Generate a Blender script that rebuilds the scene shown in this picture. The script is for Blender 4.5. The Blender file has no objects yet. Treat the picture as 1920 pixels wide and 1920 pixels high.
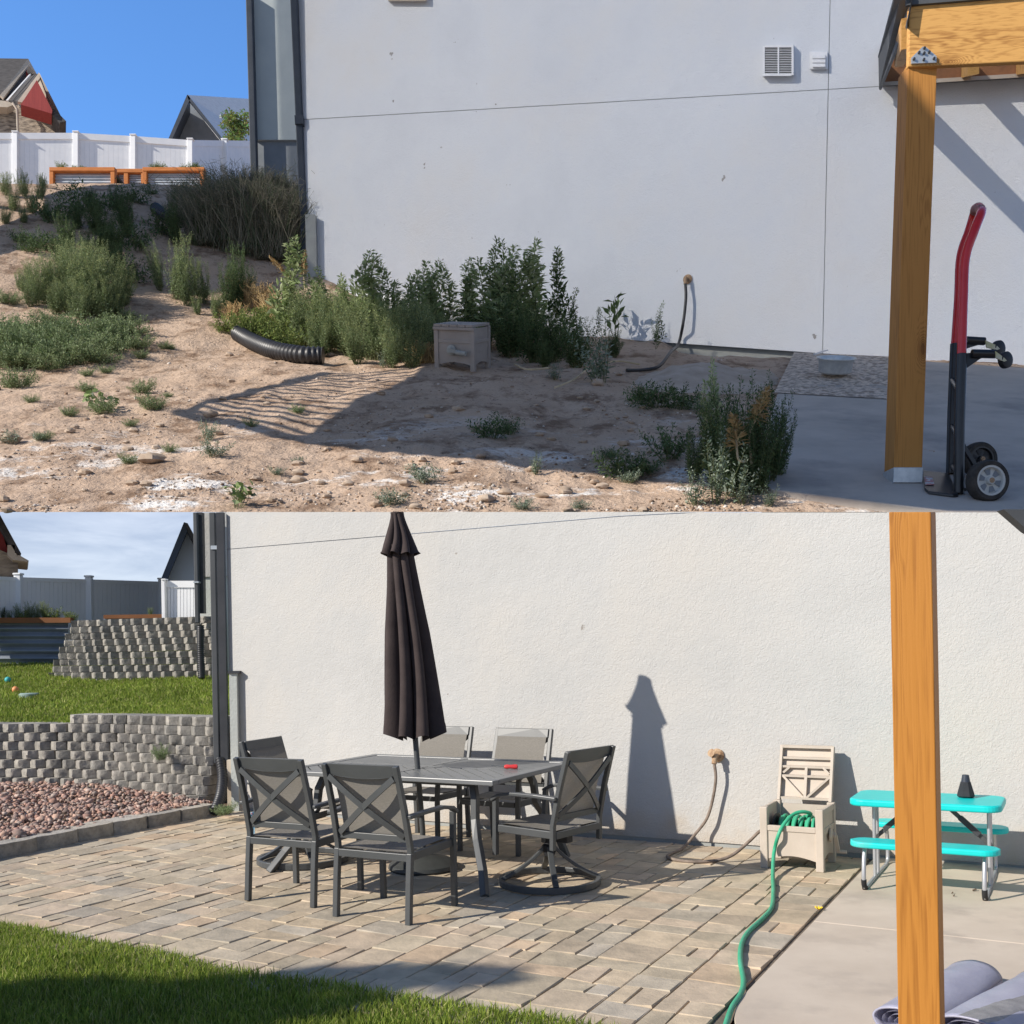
import bpy, math, random
import numpy as np
from mathutils import Vector, Matrix, noise
R = math.radians
random.seed(7); rng = np.random.default_rng(7)
SC = bpy.context.scene; COL = SC.collection
# ---------------------------------------------------------------- camera
F, CX, YH, EYE = 1950.0, 960.0, 1220.0, 1.62      # focal length in photo pixels, optical axis, eye height
cam = bpy.data.objects.new('camera', bpy.data.cameras.new('camera')); COL.objects.link(cam)
cam.location = (0, 0, EYE); cam.rotation_euler = (R(90), 0, 0)
cam.data.sensor_width = 36; cam.data.lens = 36 * F / 1920; cam.data.shift_y = (YH - 960) / 1920
cam.data.clip_start = .05; cam.data.clip_end = 4000
SC.camera = cam
# ---------------------------------------------------------------- sun and sky
SUN = Vector((.78, .375, -.503)).normalized()   # direction the light travels
sun = bpy.data.objects.new('sun', bpy.data.lights.new('sun', 'SUN')); COL.objects.link(sun)
sun.data.energy = 4.4; sun.data.angle = R(.5); sun.data.color = (1, .935, .84)
sun.rotation_euler = SUN.to_track_quat('-Z', 'Y').to_euler(); sun.location = (-30, -20, 40)
W = bpy.data.worlds.new('World'); SC.world = W; W.use_nodes = True
def world():
    nt = W.node_tree; N = nt.nodes; L = nt.links
    bg = N['Background']; bg.inputs[1].default_value = .082
    sk = N.new('ShaderNodeTexSky'); sk.sky_type = 'NISHITA'; sk.sun_disc = False
    sk.sun_elevation = math.asin(-SUN.z); sk.sun_rotation = math.atan2(-SUN.x, -SUN.y)
    sk.altitude = 1400; sk.air_density = 1.0; sk.dust_density = .6; sk.ozone_density = 2.0
    tc = N.new('ShaderNodeTexCoord'); sep = N.new('ShaderNodeSeparateXYZ'); L.new(tc.outputs['Generated'], sep.inputs[0])
    mp = N.new('ShaderNodeMapping'); mp.inputs['Scale'].default_value = (1, 1, 4.5); L.new(tc.outputs['Generated'], mp.inputs[0])
    nz = N.new('ShaderNodeTexNoise'); nz.inputs['Scale'].default_value = 7; nz.inputs['Detail'].default_value = 8
    nz.inputs['Roughness'].default_value = .58; nz.inputs['Distortion'].default_value = .4; L.new(mp.outputs[0], nz.inputs[0])
    cr = N.new('ShaderNodeValToRGB'); e = cr.color_ramp.elements
    e[0].position = .38; e[0].color = (4.3, 4.8, 6.0, 1); e[1].position = .66; e[1].color = (7.0, 7.4, 8.3, 1)
    L.new(nz.outputs[0], cr.inputs[0])
    mr = N.new('ShaderNodeMapRange'); mr.inputs[1].default_value = .145; mr.inputs[2].default_value = .21   # cloud bank low over the horizon
    mr.inputs[3].default_value = .9; mr.inputs[4].default_value = 0; L.new(sep.outputs[2], mr.inputs[0])
    mx = N.new('ShaderNodeMix'); mx.data_type = 'RGBA'
    tn = N.new('ShaderNodeMix'); tn.data_type = 'RGBA'; tn.blend_type = 'MULTIPLY'; tn.inputs['Factor'].default_value = 1; tn.inputs['B'].default_value = (.93, 1.05, 1.18, 1)
    hz = N.new('ShaderNodeMapRange'); hz.inputs[1].default_value = .72; hz.inputs[2].default_value = .3; hz.inputs[3].default_value = 1; hz.inputs[4].default_value = 1.75; L.new(sep.outputs[2], hz.inputs[0])
    fr = N.new('ShaderNodeMapRange'); fr.inputs[1].default_value = .2; fr.inputs[2].default_value = .7; L.new(sep.outputs[1], fr.inputs[0])   # the northern sky, clearest blue
    bl = N.new('ShaderNodeMix'); bl.data_type = 'RGBA'; bl.inputs['A'].default_value = (1, 1, 1, 1); bl.inputs['B'].default_value = (1.45, 1.95, 2.3, 1); L.new(fr.outputs[0], bl.inputs['Factor'])
    t2 = N.new('ShaderNodeMix'); t2.data_type = 'RGBA'; t2.blend_type = 'MULTIPLY'; t2.inputs['Factor'].default_value = 1; L.new(tn.outputs['Result'], t2.inputs['A']); L.new(bl.outputs['Result'], t2.inputs['B'])
    L.new(sk.outputs[0], tn.inputs['A']); L.new(mr.outputs[0], mx.inputs['Factor']); L.new(t2.outputs['Result'], mx.inputs['A']); L.new(cr.outputs[0], mx.inputs['B'])
    L.new(mx.outputs['Result'], bg.inputs[0])
world()
SC.view_settings.view_transform = 'Standard'; SC.view_settings.look = 'None'
SC.view_settings.exposure = .45; SC.view_settings.gamma = 1
# ---------------------------------------------------------------- geometry helpers
def V(*a): return Vector(a)
def at(px, py, d):                                   # a point at distance d seen at that place of the photo
    return V((px - CX) / F * d, d, EYE + (YH - py) / F * d)
TH = R(-28.7); E1 = V(math.cos(TH), math.sin(TH), 0); E2 = V(-math.sin(TH), math.cos(TH), 0)
def P(a, b, z=0): return E1 * a + E2 * b + V(0, 0, z)    # patio coordinates: a along the house wall, b towards it
ROLL_R = .0183
def low(px, py, d):                                  # same as at(), for the patio side, which leans one degree
    return at(px - ROLL_R * (py - YH), py + ROLL_R * (px - CX), d)
ROLL = Matrix.Translation((0, 0, EYE)) @ Matrix.Rotation(-ROLL_R, 4, 'Y') @ Matrix.Translation((0, 0, -EYE))
LOWER = []
CG = 9957.5                                          # the yard's slope: distance = CG / (row - 391)
def yard(px, py, h=0): return at(px, py, (CG - h * F) / (py - 391))
def sstep(t): t = max(0., min(1., t)); return t * t * (3 - 2 * t)

class MB:
    def __init__(s): s.v = []; s.f = []; s.c = []; s.col = None
    def add(s, vs, fs, col=None):
        n = len(s.v); s.v += [tuple(p) for p in vs]; s.f += [tuple(i + n for i in f) for f in fs]
        s.c += [col or s.col or (1, 1, 1)] * len(fs); return s
    def hexa(s, p, col=None):                        # 4 bottom, 4 top
        return s.add(p, [(3, 2, 1, 0), (4, 5, 6, 7), (0, 1, 5, 4), (1, 2, 6, 5), (2, 3, 7, 6), (3, 0, 4, 7)], col)
    def box(s, c, size, rot=None, col=None):
        x, y, z = [k / 2 for k in size]; c = Vector(c)
        p = [V(-x, -y, -z), V(x, -y, -z), V(x, y, -z), V(-x, y, -z), V(-x, -y, z), V(x, -y, z), V(x, y, z), V(-x, y, z)]
        if rot is not None: p = [rot @ q for q in p]
        return s.hexa([c + q for q in p], col)
    def sweep(s, path, w, h, up=(0, 0, 1), col=None):    # rectangular section, w across, h along up
        path = [Vector(p) for p in path]; up = Vector(up); vs = []; n = len(path)
        W_ = w if isinstance(w, (list, tuple)) else [w] * n; H_ = h if isinstance(h, (list, tuple)) else [h] * n
        for i, p in enumerate(path):
            t = (path[min(i + 1, n - 1)] - path[max(i - 1, 0)]).normalized()
            sd = t.cross(up).normalized(); u = sd.cross(t).normalized(); a = W_[i] / 2; b = H_[i] / 2
            vs += [p - sd * a - u * b, p + sd * a - u * b, p + sd * a + u * b, p - sd * a + u * b]
        fs = [(0, 1, 2, 3), tuple(4 * (n - 1) + k for k in (3, 2, 1, 0))]
        for i in range(n - 1):
            for k in range(4):
                k2 = (k + 1) % 4; fs.append((4 * i + k2, 4 * i + k, 4 * i + 4 + k, 4 * i + 4 + k2))
        return s.add(vs, fs, col)
    def tube(s, path, r, n=8, caps=True, col=None):
        path = [Vector(p) for p in path]; m = len(path); vs = []
        rr = r if isinstance(r, (list, tuple)) else [r] * m; u = None
        for i, p in enumerate(path):
            t = (path[min(i + 1, m - 1)] - path[max(i - 1, 0)]).normalized()
            if u is None: u = t.orthogonal().normalized()
            u = (u - t * u.dot(t)).normalized(); w = t.cross(u)
            vs += [p + (u * math.cos(2 * math.pi * k / n) + w * math.sin(2 * math.pi * k / n)) * rr[i] for k in range(n)]
        fs = [(i * n + k, i * n + (k + 1) % n, (i + 1) * n + (k + 1) % n, (i + 1) * n + k) for i in range(m - 1) for k in range(n)]
        if caps: fs += [tuple(range(n - 1, -1, -1)), tuple((m - 1) * n + k for k in range(n))]
        return s.add(vs, fs, col)
    def lathe(s, prof, c=(0, 0, 0), ax=(0, 0, 1), n=24, col=None, caps=True):   # prof: (radius, height)
        ax = Vector(ax).normalized(); u = ax.orthogonal().normalized(); w = ax.cross(u); c = Vector(c); vs = []
        for r, h in prof:
            vs += [c + ax * h + (u * math.cos(2 * math.pi * k / n) + w * math.sin(2 * math.pi * k / n)) * r for k in range(n)]
        m = len(prof)
        fs = [(i * n + k, i * n + (k + 1) % n, (i + 1) * n + (k + 1) % n, (i + 1) * n + k) for i in range(m - 1) for k in range(n)]
        if caps and prof[0][0] > 1e-5: fs.append(tuple(range(n - 1, -1, -1)))
        if caps and prof[-1][0] > 1e-5: fs.append(tuple((m - 1) * n + k for k in range(n)))
        return s.add(vs, fs, col)
    def prism(s, poly, vec, col=None):
        poly = [Vector(p) for p in poly]; n = len(poly)
        if isinstance(vec, (int, float)):            # straight back, away from the street side
            c = sum(poly, Vector()) / n; vec = V(c.x, c.y, 0).normalized() * vec
        vec = Vector(vec)
        nrm = sum(((poly[i] - poly[0]).cross(poly[i + 1] - poly[0]) for i in range(1, n - 1)), Vector())
        if nrm.dot(vec) > 0: poly.reverse()
        fs = [tuple(range(n)), tuple(range(2 * n - 1, n - 1, -1))]
        fs += [((i + 1) % n, i, n + i, n + (i + 1) % n) for i in range(n)]
        return s.add(poly + [p + vec for p in poly], fs, col)
    def slab(s, poly, t, col=None):
        poly = [Vector(p) for p in poly]; nrm = Vector()
        for i in range(1, len(poly) - 1): nrm += (poly[i] - poly[0]).cross(poly[i + 1] - poly[0])
        return s.prism(poly, nrm.normalized() * t, col)
    def quadgrid(s, fn, nu, nv, col=None):
        vs = [fn(i / nu, j / nv) for j in range(nv + 1) for i in range(nu + 1)]
        fs = [(j * (nu + 1) + i, j * (nu + 1) + i + 1, (j + 1) * (nu + 1) + i + 1, (j + 1) * (nu + 1) + i) for j in range(nv) for i in range(nu)]
        return s.add(vs, fs, col)
    def build(s, name, mat, parent=None, smooth=0, bevel=0, world=True, lower=False, seg=2):
        me = bpy.data.meshes.new(name); vs = s.v
        if parent is not None and world:
            inv = parent.matrix_basis.inverted()
            if parent.parent is not None: inv = inv @ parent.parent.matrix_basis.inverted()
            vs = [inv @ Vector(p) for p in vs]
        me.from_pydata([tuple(p) for p in vs], [], s.f)
        if mat.get('tint') or any(c != (1, 1, 1) for c in s.c):
            at_ = me.color_attributes.new('tint', 'FLOAT_COLOR', 'CORNER')
            cc = np.ones((len(me.loops), 4), np.float32); k = 0
            for f, c in zip(s.f, s.c):
                cc[k:k + len(f), :3] = c; k += len(f)
            at_.data.foreach_set('color', cc.ravel())
        me.materials.append(mat); me.update()
        if smooth:
            me.polygons.foreach_set('use_smooth', [True] * len(me.polygons)); me.set_sharp_from_angle(angle=R(smooth))
        o = bpy.data.objects.new(name, me); COL.objects.link(o)
        if parent is not None: o.parent = parent
        elif lower: LOWER.append(o)
        if bevel:
            b = o.modifiers.new('bevel', 'BEVEL'); b.width = bevel; b.segments = seg; b.limit_method = 'ANGLE'; b.angle_limit = R(40)
        return o
def tag(o, label, cat, group=None, kind=None):
    if label: o['label'] = label
    if cat: o['category'] = cat
    if group: o['group'] = group
    if kind: o['kind'] = kind
    return o
def thing(name, label, cat, loc=(0, 0, 0), rz=0, group=None, lower=False, mat=None):
    o = bpy.data.objects.new(name, None); COL.objects.link(o); o.empty_display_size = .1
    o.matrix_basis = mat if mat is not None else Matrix.Translation(loc) @ Matrix.Rotation(rz, 4, 'Z')
    if lower: LOWER.append(o)
    return tag(o, label, cat, group)
def structure(name, mb, mat, lower=False, kind='structure', **k):
    o = mb.build(name, mat, lower=lower, **k); o['kind'] = kind; return o
def copy_tree(o, parent=None):
    c = o.copy(); COL.objects.link(c)
    if parent is not None: c.parent = parent
    for ch in list(o.children): copy_tree(ch, c)
    return c
def fast_mesh(name, verts, faces, mat, cols=None):   # verts (n,3), faces (m,k) with one k
    me = bpy.data.meshes.new(name); m, k = faces.shape
    me.vertices.add(len(verts)); me.vertices.foreach_set('co', np.asarray(verts, np.float32).ravel())
    me.loops.add(m * k); me.loops.foreach_set('vertex_index', faces.astype(np.int32).ravel())
    me.polygons.add(m); me.polygons.foreach_set('loop_start', np.arange(0, m * k, k, dtype=np.int32))
    me.update(calc_edges=True); me.validate()
    if cols is not None:
        a = me.color_attributes.new('tint', 'FLOAT_COLOR', 'CORNER')
        cc = np.ones((m, k, 4), np.float32); cc[:, :, :3] = cols[:, None, :]; a.data.foreach_set('color', cc.ravel())
    me.materials.append(mat); o = bpy.data.objects.new(name, me); COL.objects.link(o); return o
def bez(p0, p1, p2, p3, n=14):
    p0, p1, p2, p3 = map(Vector, (p0, p1, p2, p3))
    return [p0 * (1 - t) ** 3 + p1 * 3 * t * (1 - t) ** 2 + p2 * 3 * t * t * (1 - t) + p3 * t ** 3 for t in [i / n for i in range(n + 1)]]
def spline(pts, n=6):
    pts = [Vector(p) for p in pts]; q = [pts[0] * 2 - pts[1]] + pts + [pts[-1] * 2 - pts[-2]]; out = []
    for i in range(1, len(q) - 2):
        a, b, c, d = q[i - 1:i + 3]
        for k in range(n):
            t = k / n
            out.append(.5 * ((2 * b) + (c - a) * t + (2 * a - 5 * b + 4 * c - d) * t * t + (3 * b - a - 3 * c + d) * t ** 3))
    return out + [pts[-1]]
# ---------------------------------------------------------------- materials
def mat(name, c1, c2=None, sc=3., rough=.85, bump=0., bsc=30., metal=0., st=(1, 1, 1), tint=False, detail=6, spec=.3,
        lo=.35, hi=.65, trans=0., bst=None, c3=None, sc3=1., lo3=.5, hi3=.6, bdist=.02, rot=(0, 0, 0)):
    m = bpy.data.materials.new(name); m.use_nodes = True; nt = m.node_tree; N = nt.nodes; L = nt.links
    b = N['Principled BSDF']; b.inputs['Roughness'].default_value = rough; b.inputs['Metallic'].default_value = metal
    b.inputs['Specular IOR Level'].default_value = spec
    tc = N.new('ShaderNodeTexCoord'); mp = N.new('ShaderNodeMapping'); mp.inputs['Scale'].default_value = st
    mp.inputs['Rotation'].default_value = rot
    L.new(tc.outputs['Object'], mp.inputs[0])
    def noi(scale, det, vec=mp):
        n = N.new('ShaderNodeTexNoise'); n.inputs['Scale'].default_value = scale; n.inputs['Detail'].default_value = det
        n.inputs['Roughness'].default_value = .6; L.new(vec.outputs[0], n.inputs[0]); return n
    def ramp(src, lo, hi, a, c):
        r = N.new('ShaderNodeValToRGB'); e = r.color_ramp.elements; e[0].position = lo; e[1].position = hi
        e[0].color = (*a, 1); e[1].color = (*c, 1); L.new(src, r.inputs[0]); return r.outputs[0]
    def mix(a, c, f, blend='MIX'):
        x = N.new('ShaderNodeMix'); x.data_type = 'RGBA'; x.blend_type = blend
        if isinstance(f, (int, float)): x.inputs['Factor'].default_value = f
        else: L.new(f, x.inputs['Factor'])
        L.new(a, x.inputs['A'])
        if isinstance(c, tuple): x.inputs['B'].default_value = (*c, 1)
        else: L.new(c, x.inputs['B'])
        return x.outputs['Result']
    out = ramp(noi(sc, detail).outputs[0], lo, hi, c1, c2 or c1)
    if c3: out = mix(out, c3, ramp(noi(sc3, 5).outputs[0], lo3, hi3, (0, 0, 0), (1, 1, 1)))
    if tint:
        a = N.new('ShaderNodeVertexColor'); a.layer_name = 'tint'; out = mix(out, a.outputs[0], 1., 'MULTIPLY')
    L.new(out, b.inputs['Base Color'])
    if bump:
        mv = mp
        if bst:
            mv = N.new('ShaderNodeMapping'); mv.inputs['Scale'].default_value = bst; mv.inputs['Rotation'].default_value = rot; L.new(tc.outputs['Object'], mv.inputs[0])
        bp = N.new('ShaderNodeBump'); bp.inputs['Strength'].default_value = bump; bp.inputs['Distance'].default_value = bdist
        L.new(noi(bsc, 5, mv).outputs[0], bp.inputs['Height']); L.new(bp.outputs[0], b.inputs['Normal'])
    if trans:
        t = N.new('ShaderNodeBsdfTranslucent'); L.new(out, t.inputs[0]); ms = N.new('ShaderNodeMixShader'); ms.inputs[0].default_value = trans
        L.new(b.outputs[0], ms.inputs[1]); L.new(t.outputs[0], ms.inputs[2]); L.new(ms.outputs[0], N['Material Output'].inputs[0])
    m['tint'] = tint
    return m
def wood(name, dark, light, k=1., axis=2):
    """timber with long grain along one axis, growth rings and a few knots"""
    m = bpy.data.materials.new(name); m.use_nodes = True; nt = m.node_tree; N = nt.nodes; L = nt.links
    b = N['Principled BSDF']; b.inputs['Roughness'].default_value = .62; b.inputs['Specular IOR Level'].default_value = .3
    tc = N.new('ShaderNodeTexCoord'); mp = N.new('ShaderNodeMapping')
    s = [9 * k] * 3; s[axis] = .28 * k; mp.inputs['Scale'].default_value = s; L.new(tc.outputs['Object'], mp.inputs[0])
    vo = N.new('ShaderNodeTexVoronoi'); vo.inputs['Scale'].default_value = 1; vo.feature = 'F1'
    m2 = N.new('ShaderNodeMapping'); s2 = [4.2 * k] * 3; s2[axis] = 1.5 * k; m2.inputs['Scale'].default_value = s2
    L.new(tc.outputs['Object'], m2.inputs[0]); L.new(m2.outputs[0], vo.inputs[0])
    kn = N.new('ShaderNodeMapRange'); kn.inputs[1].default_value = .05; kn.inputs[2].default_value = .42; kn.inputs[3].default_value = 1; kn.inputs[4].default_value = 0
    L.new(vo.outputs['Distance'], kn.inputs[0])
    pw = N.new('ShaderNodeMath'); pw.operation = 'POWER'; pw.inputs[1].default_value = 3; L.new(kn.outputs[0], pw.inputs[0])
    n1 = N.new('ShaderNodeTexNoise'); n1.inputs['Scale'].default_value = 1; n1.inputs['Detail'].default_value = 3; L.new(mp.outputs[0], n1.inputs[0])
    ad = N.new('ShaderNodeMath'); ad.operation = 'MULTIPLY_ADD'; ad.inputs[1].default_value = .55; L.new(pw.outputs[0], ad.inputs[0]); L.new(n1.outputs[0], ad.inputs[2])
    sn = N.new('ShaderNodeMath'); sn.operation = 'MULTIPLY'; sn.inputs[1].default_value = 95; L.new(ad.outputs[0], sn.inputs[0])
    si = N.new('ShaderNodeMath'); si.operation = 'SINE'; L.new(sn.outputs[0], si.inputs[0])
    fib = N.new('ShaderNodeTexNoise'); fib.inputs['Scale'].default_value = 14; fib.inputs['Detail'].default_value = 5; L.new(mp.outputs[0], fib.inputs[0])
    big = N.new('ShaderNodeTexNoise'); big.inputs['Scale'].default_value = .6; L.new(mp.outputs[0], big.inputs[0])
    f1 = N.new('ShaderNodeMath'); f1.operation = 'MULTIPLY_ADD'; f1.inputs[1].default_value = .19; f1.inputs[2].default_value = 0; L.new(si.outputs[0], f1.inputs[0])
    f2 = N.new('ShaderNodeMath'); f2.operation = 'ADD'; L.new(f1.outputs[0], f2.inputs[0]); L.new(fib.outputs[0], f2.inputs[1])
    f3 = N.new('ShaderNodeMath'); f3.operation = 'ADD'; L.new(f2.outputs[0], f3.inputs[0]); L.new(big.outputs[0], f3.inputs[1])
    f4 = N.new('ShaderNodeMath'); f4.operation = 'MULTIPLY_ADD'; f4.inputs[1].default_value = -.62; L.new(pw.outputs[0], f4.inputs[0]); L.new(f3.outputs[0], f4.inputs[2])
    r = N.new('ShaderNodeValToRGB'); e = r.color_ramp.elements; e[0].position = .55; e[1].position = 1.2 if False else 1.0
    e[0].color = (*dark, 1); e[1].color = (*light, 1); L.new(f4.outputs[0], r.inputs[0]); 
    e.new(.12).color = (dark[0] * .35, dark[1] * .3, dark[2] * .3, 1)
    L.new(r.outputs[0], b.inputs['Base Color'])
    bp = N.new('ShaderNodeBump'); bp.inputs['Strength'].default_value = .25; bp.inputs['Distance'].default_value = .004 / k
    L.new(f2.outputs[0], bp.inputs['Height']); L.new(bp.outputs[0], b.inputs['Normal'])
    return m
def stucco(name, c1, c2, k=1., warm=None, splash=0):
    m = mat(name, c1, c2, sc=1.1 * k, rough=.92, bump=0, lo=.3, hi=.7, spec=.15, c3=warm, sc3=.55 * k, lo3=.46, hi3=.72)
    nt = m.node_tree; N = nt.nodes; L = nt.links; b = N['Principled BSDF']
    tc = N.new('ShaderNodeTexCoord')
    src = b.inputs['Base Color'].links[0].from_socket                      # sparse specks of dirt
    ns = N.new('ShaderNodeTexNoise'); ns.inputs['Scale'].default_value = 7 * k; ns.inputs['Detail'].default_value = 4; L.new(tc.outputs['Object'], ns.inputs[0])
    ms = N.new('ShaderNodeMapRange'); ms.inputs[1].default_value = .735; ms.inputs[2].default_value = .76; ms.inputs[4].default_value = .7; L.new(ns.outputs[0], ms.inputs[0])
    xs = N.new('ShaderNodeMix'); xs.data_type = 'RGBA'; L.new(ms.outputs[0], xs.inputs['Factor']); L.new(src, xs.inputs['A']); xs.inputs['B'].default_value = (.2, .17, .14, 1); L.new(xs.outputs['Result'], b.inputs['Base Color'])
    if splash:                                                             # tan soil splashed up along the foot
        sp = N.new('ShaderNodeSeparateXYZ'); L.new(tc.outputs['Object'], sp.inputs[0])
        n4 = N.new('ShaderNodeTexNoise'); n4.inputs['Scale'].default_value = 3.2; n4.inputs['Detail'].default_value = 7; L.new(tc.outputs['Object'], n4.inputs[0])
        a4 = N.new('ShaderNodeMath'); a4.operation = 'MULTIPLY_ADD'; a4.inputs[1].default_value = -1.1; L.new(sp.outputs[2], a4.inputs[0]); L.new(n4.outputs[0], a4.inputs[2])
        r4 = N.new('ShaderNodeMapRange'); r4.inputs[1].default_value = .18; r4.inputs[2].default_value = .62; r4.inputs[4].default_value = splash; L.new(a4.outputs[0], r4.inputs[0])
        x4 = N.new('ShaderNodeMix'); x4.data_type = 'RGBA'; L.new(r4.outputs[0], x4.inputs['Factor']); L.new(b.inputs['Base Color'].links[0].from_socket, x4.inputs['A']); x4.inputs['B'].default_value = (.44, .36, .27, 1); L.new(x4.outputs['Result'], b.inputs['Base Color'])
    n1 = N.new('ShaderNodeTexNoise'); n1.inputs['Scale'].default_value = 42 * k; n1.inputs['Detail'].default_value = 4; n1.inputs['Roughness'].default_value = .55
    n1.inputs['Distortion'].default_value = 1.2
    n2 = N.new('ShaderNodeTexNoise'); n2.inputs['Scale'].default_value = 9 * k; n2.inputs['Detail'].default_value = 3
    L.new(tc.outputs['Object'], n1.inputs[0]); L.new(tc.outputs['Object'], n2.inputs[0])
    ad = N.new('ShaderNodeMath'); ad.operation = 'MULTIPLY_ADD'; ad.inputs[1].default_value = .8; L.new(n2.outputs[0], ad.inputs[0]); L.new(n1.outputs[0], ad.inputs[2])
    bp = N.new('ShaderNodeBump'); bp.inputs['Strength'].default_value = .55; bp.inputs['Distance'].default_value = .012 / k
    L.new(ad.outputs[0], bp.inputs['Height']); L.new(bp.outputs[0], b.inputs['Normal'])
    return m
K = 3.2                                              # the far yard is built three times life size
M = {}
M['stucco_low'] = stucco('stucco warm white', (.44, .435, .42), (.495, .49, .475), 1, (.485, .46, .42), .75)
M['stucco_up'] = stucco('stucco cool shade tint', (.69, .71, .745), (.75, .77, .80), 1 / K, (.71, .70, .69))  # near neutral wall; cool cast of its skylit shade put into the colour
M['bay'] = mat('grey green stucco', (.46, .48, .45), (.52, .54, .5), sc=2, rough=.9, bump=.3, bsc=40)
M['bay_up'] = mat('grey green stucco far', (.42, .46, .46), (.47, .51, .5), sc=.6, rough=.9)
M['conc_found'] = mat('foundation concrete', (.3, .31, .3), (.36, .37, .35), sc=2, rough=.9)
M['tan_found'] = mat('foundation tan', (.5, .42, .32), (.58, .5, .4), sc=4, rough=.9)
M['spout'] = mat('charcoal metal', (.035, .037, .042), (.05, .052, .058), sc=4, rough=.5, spec=.4)
M['pipe'] = mat('black plastic', (.018, .018, .02), (.03, .03, .034), sc=6, rough=.45, spec=.5)
M['white_vinyl'] = mat('white vinyl', (.74, .75, .76), (.8, .8, .8), sc=1.2, rough=.5)
M['post_low'] = wood('post timber', (.27, .10, .012), (.41, .17, .026))
M['post_up'] = wood('far post timber', (.33, .135, .028), (.52, .235, .055), 1 / K)
M['beam_up'] = wood('far beam timber', (.42, .2, .055), (.66, .36, .11), 1 / K, 0)
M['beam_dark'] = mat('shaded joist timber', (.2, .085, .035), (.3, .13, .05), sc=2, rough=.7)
M['fascia'] = mat('dark fascia', (.07, .075, .08), (.09, .095, .1), sc=2, rough=.6)
M['zinc'] = mat('galvanised steel', (.5, .53, .54), (.62, .64, .64), sc=9, rough=.42, metal=.7)
M['concrete'] = mat('broom concrete', (.50, .42, .335), (.58, .495, .40), sc=1.7, rough=.9, bump=.18, bsc=90, c3=(.42, .355, .29), sc3=2.2, lo3=.52, hi3=.72, bdist=.004)
M['concrete_up'] = mat('far concrete', (.46, .40, .34), (.55, .48, .41), sc=.8, rough=.9, bump=.2, bsc=22, c3=(.33, .29, .26), sc3=.5, lo3=.5, hi3=.7)
M['paver'] = mat('slate paver', (.78, .78, .78), (1.08, 1.06, 1.04), sc=6, rough=.9, bump=.6, bsc=13, tint=True, spec=.2, bst=(1, 1, 1), bdist=.012, detail=8)
M['joint'] = mat('joint sand', (.13, .105, .08), (.22, .18, .14), sc=20, rough=1)
M['block'] = mat('split block', (.7, .7, .7), (1.15, 1.13, 1.1), sc=16, rough=.95, bump=.8, bsc=55, tint=True, bdist=.012)
M['dark_alu'] = mat('charcoal aluminium', (.056, .06, .062), (.068, .072, .074), sc=3, rough=.42, spec=.5)
M['sling'] = mat('grey sling fabric', (.21, .195, .17), (.27, .25, .22), sc=60, rough=.85, st=(1, 1, 5), bump=.2, bsc=240, trans=.22, bdist=.003)
M['tabletop'] = mat('grey table slats', (.13, .137, .14), (.155, .16, .163), sc=4, rough=.38, spec=.5)
M['canopy'] = mat('brown canopy cloth', (.042, .031, .030), (.055, .041, .039), sc=8, rough=.9, bump=.15, bsc=60)
M['umb_base'] = mat('umbrella base', (.035, .037, .036), (.055, .058, .055), sc=6, rough=.55)
M['teal'] = mat('teal plastic', (.0, .52, .50), (.01, .58, .55), sc=3, rough=.42, spec=.4, c3=(.12, .45, .41), sc3=3.2, lo3=.62, hi3=.8)
M['silver'] = mat('silver tube', (.45, .46, .48), (.52, .53, .55), sc=5, rough=.38, metal=.55)
M['black'] = mat('black plastic part', (.02, .021, .024), (.03, .031, .034), sc=5, rough=.5)
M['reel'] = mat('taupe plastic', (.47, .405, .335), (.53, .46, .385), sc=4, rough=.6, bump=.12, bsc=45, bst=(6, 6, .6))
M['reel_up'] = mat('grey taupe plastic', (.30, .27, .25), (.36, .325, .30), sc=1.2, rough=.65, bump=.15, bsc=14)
M['green_hose'] = mat('green hose', (.03, .32, .17), (.06, .4, .23), sc=6, rough=.45)
M['brown_hose'] = mat('weathered hose', (.16, .125, .1), (.27, .215, .175), sc=18, rough=.8)
M['rust'] = mat('rusty brass', (.25, .14, .075), (.45, .32, .2), sc=40, rough=.7)
M['red'] = mat('red paint', (.6, .016, .016), (.68, .025, .022), sc=3, rough=.25, spec=.6)
M['frame_black'] = mat('black truck paint', (.016, .016, .017), (.024, .024, .025), sc=3, rough=.35, spec=.5)
M['rubber'] = mat('rubber tyre', (.03, .028, .026), (.075, .065, .055), sc=6, rough=.85)
M['rim'] = mat('cream rim', (.5, .5, .47), (.6, .6, .56), sc=3, rough=.5)
M['rim_low'] = mat('shade darkened orange rim', (.16, .065, .025), (.22, .09, .035), sc=1.2, rough=.8)  # darker copy of the orange boards, with shade put into the colour
M['orange_wood'] = mat('orange stained boards', (.42, .14, .035), (.56, .2, .055), sc=1.2, rough=.7, st=(1, 1, 6))
M['corr'] = mat('corrugated steel', (.5, .55, .6), (.62, .66, .7), sc=1, rough=.45, metal=.35)
M['corr_low'] = mat('dull corrugated steel', (.16, .18, .21), (.24, .27, .31), sc=1, rough=.55, metal=.2)
M['shingle_dark'] = mat('dark shingles', (.045, .042, .042), (.085, .08, .078), sc=1.2, rough=.95, st=(1, 1, 5))
M['shingle_grey'] = mat('grey shingles', (.62, .63, .65), (.74, .75, .77), sc=1.4, rough=.95, st=(1, 1, 5))
M['barn_red'] = mat('barn red boards', (.22, .03, .03), (.29, .045, .04), sc=.9, rough=.8, st=(7, 7, .3))
M['trim'] = mat('tan trim', (.42, .36, .29), (.5, .43, .35), sc=1, rough=.8)
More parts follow.
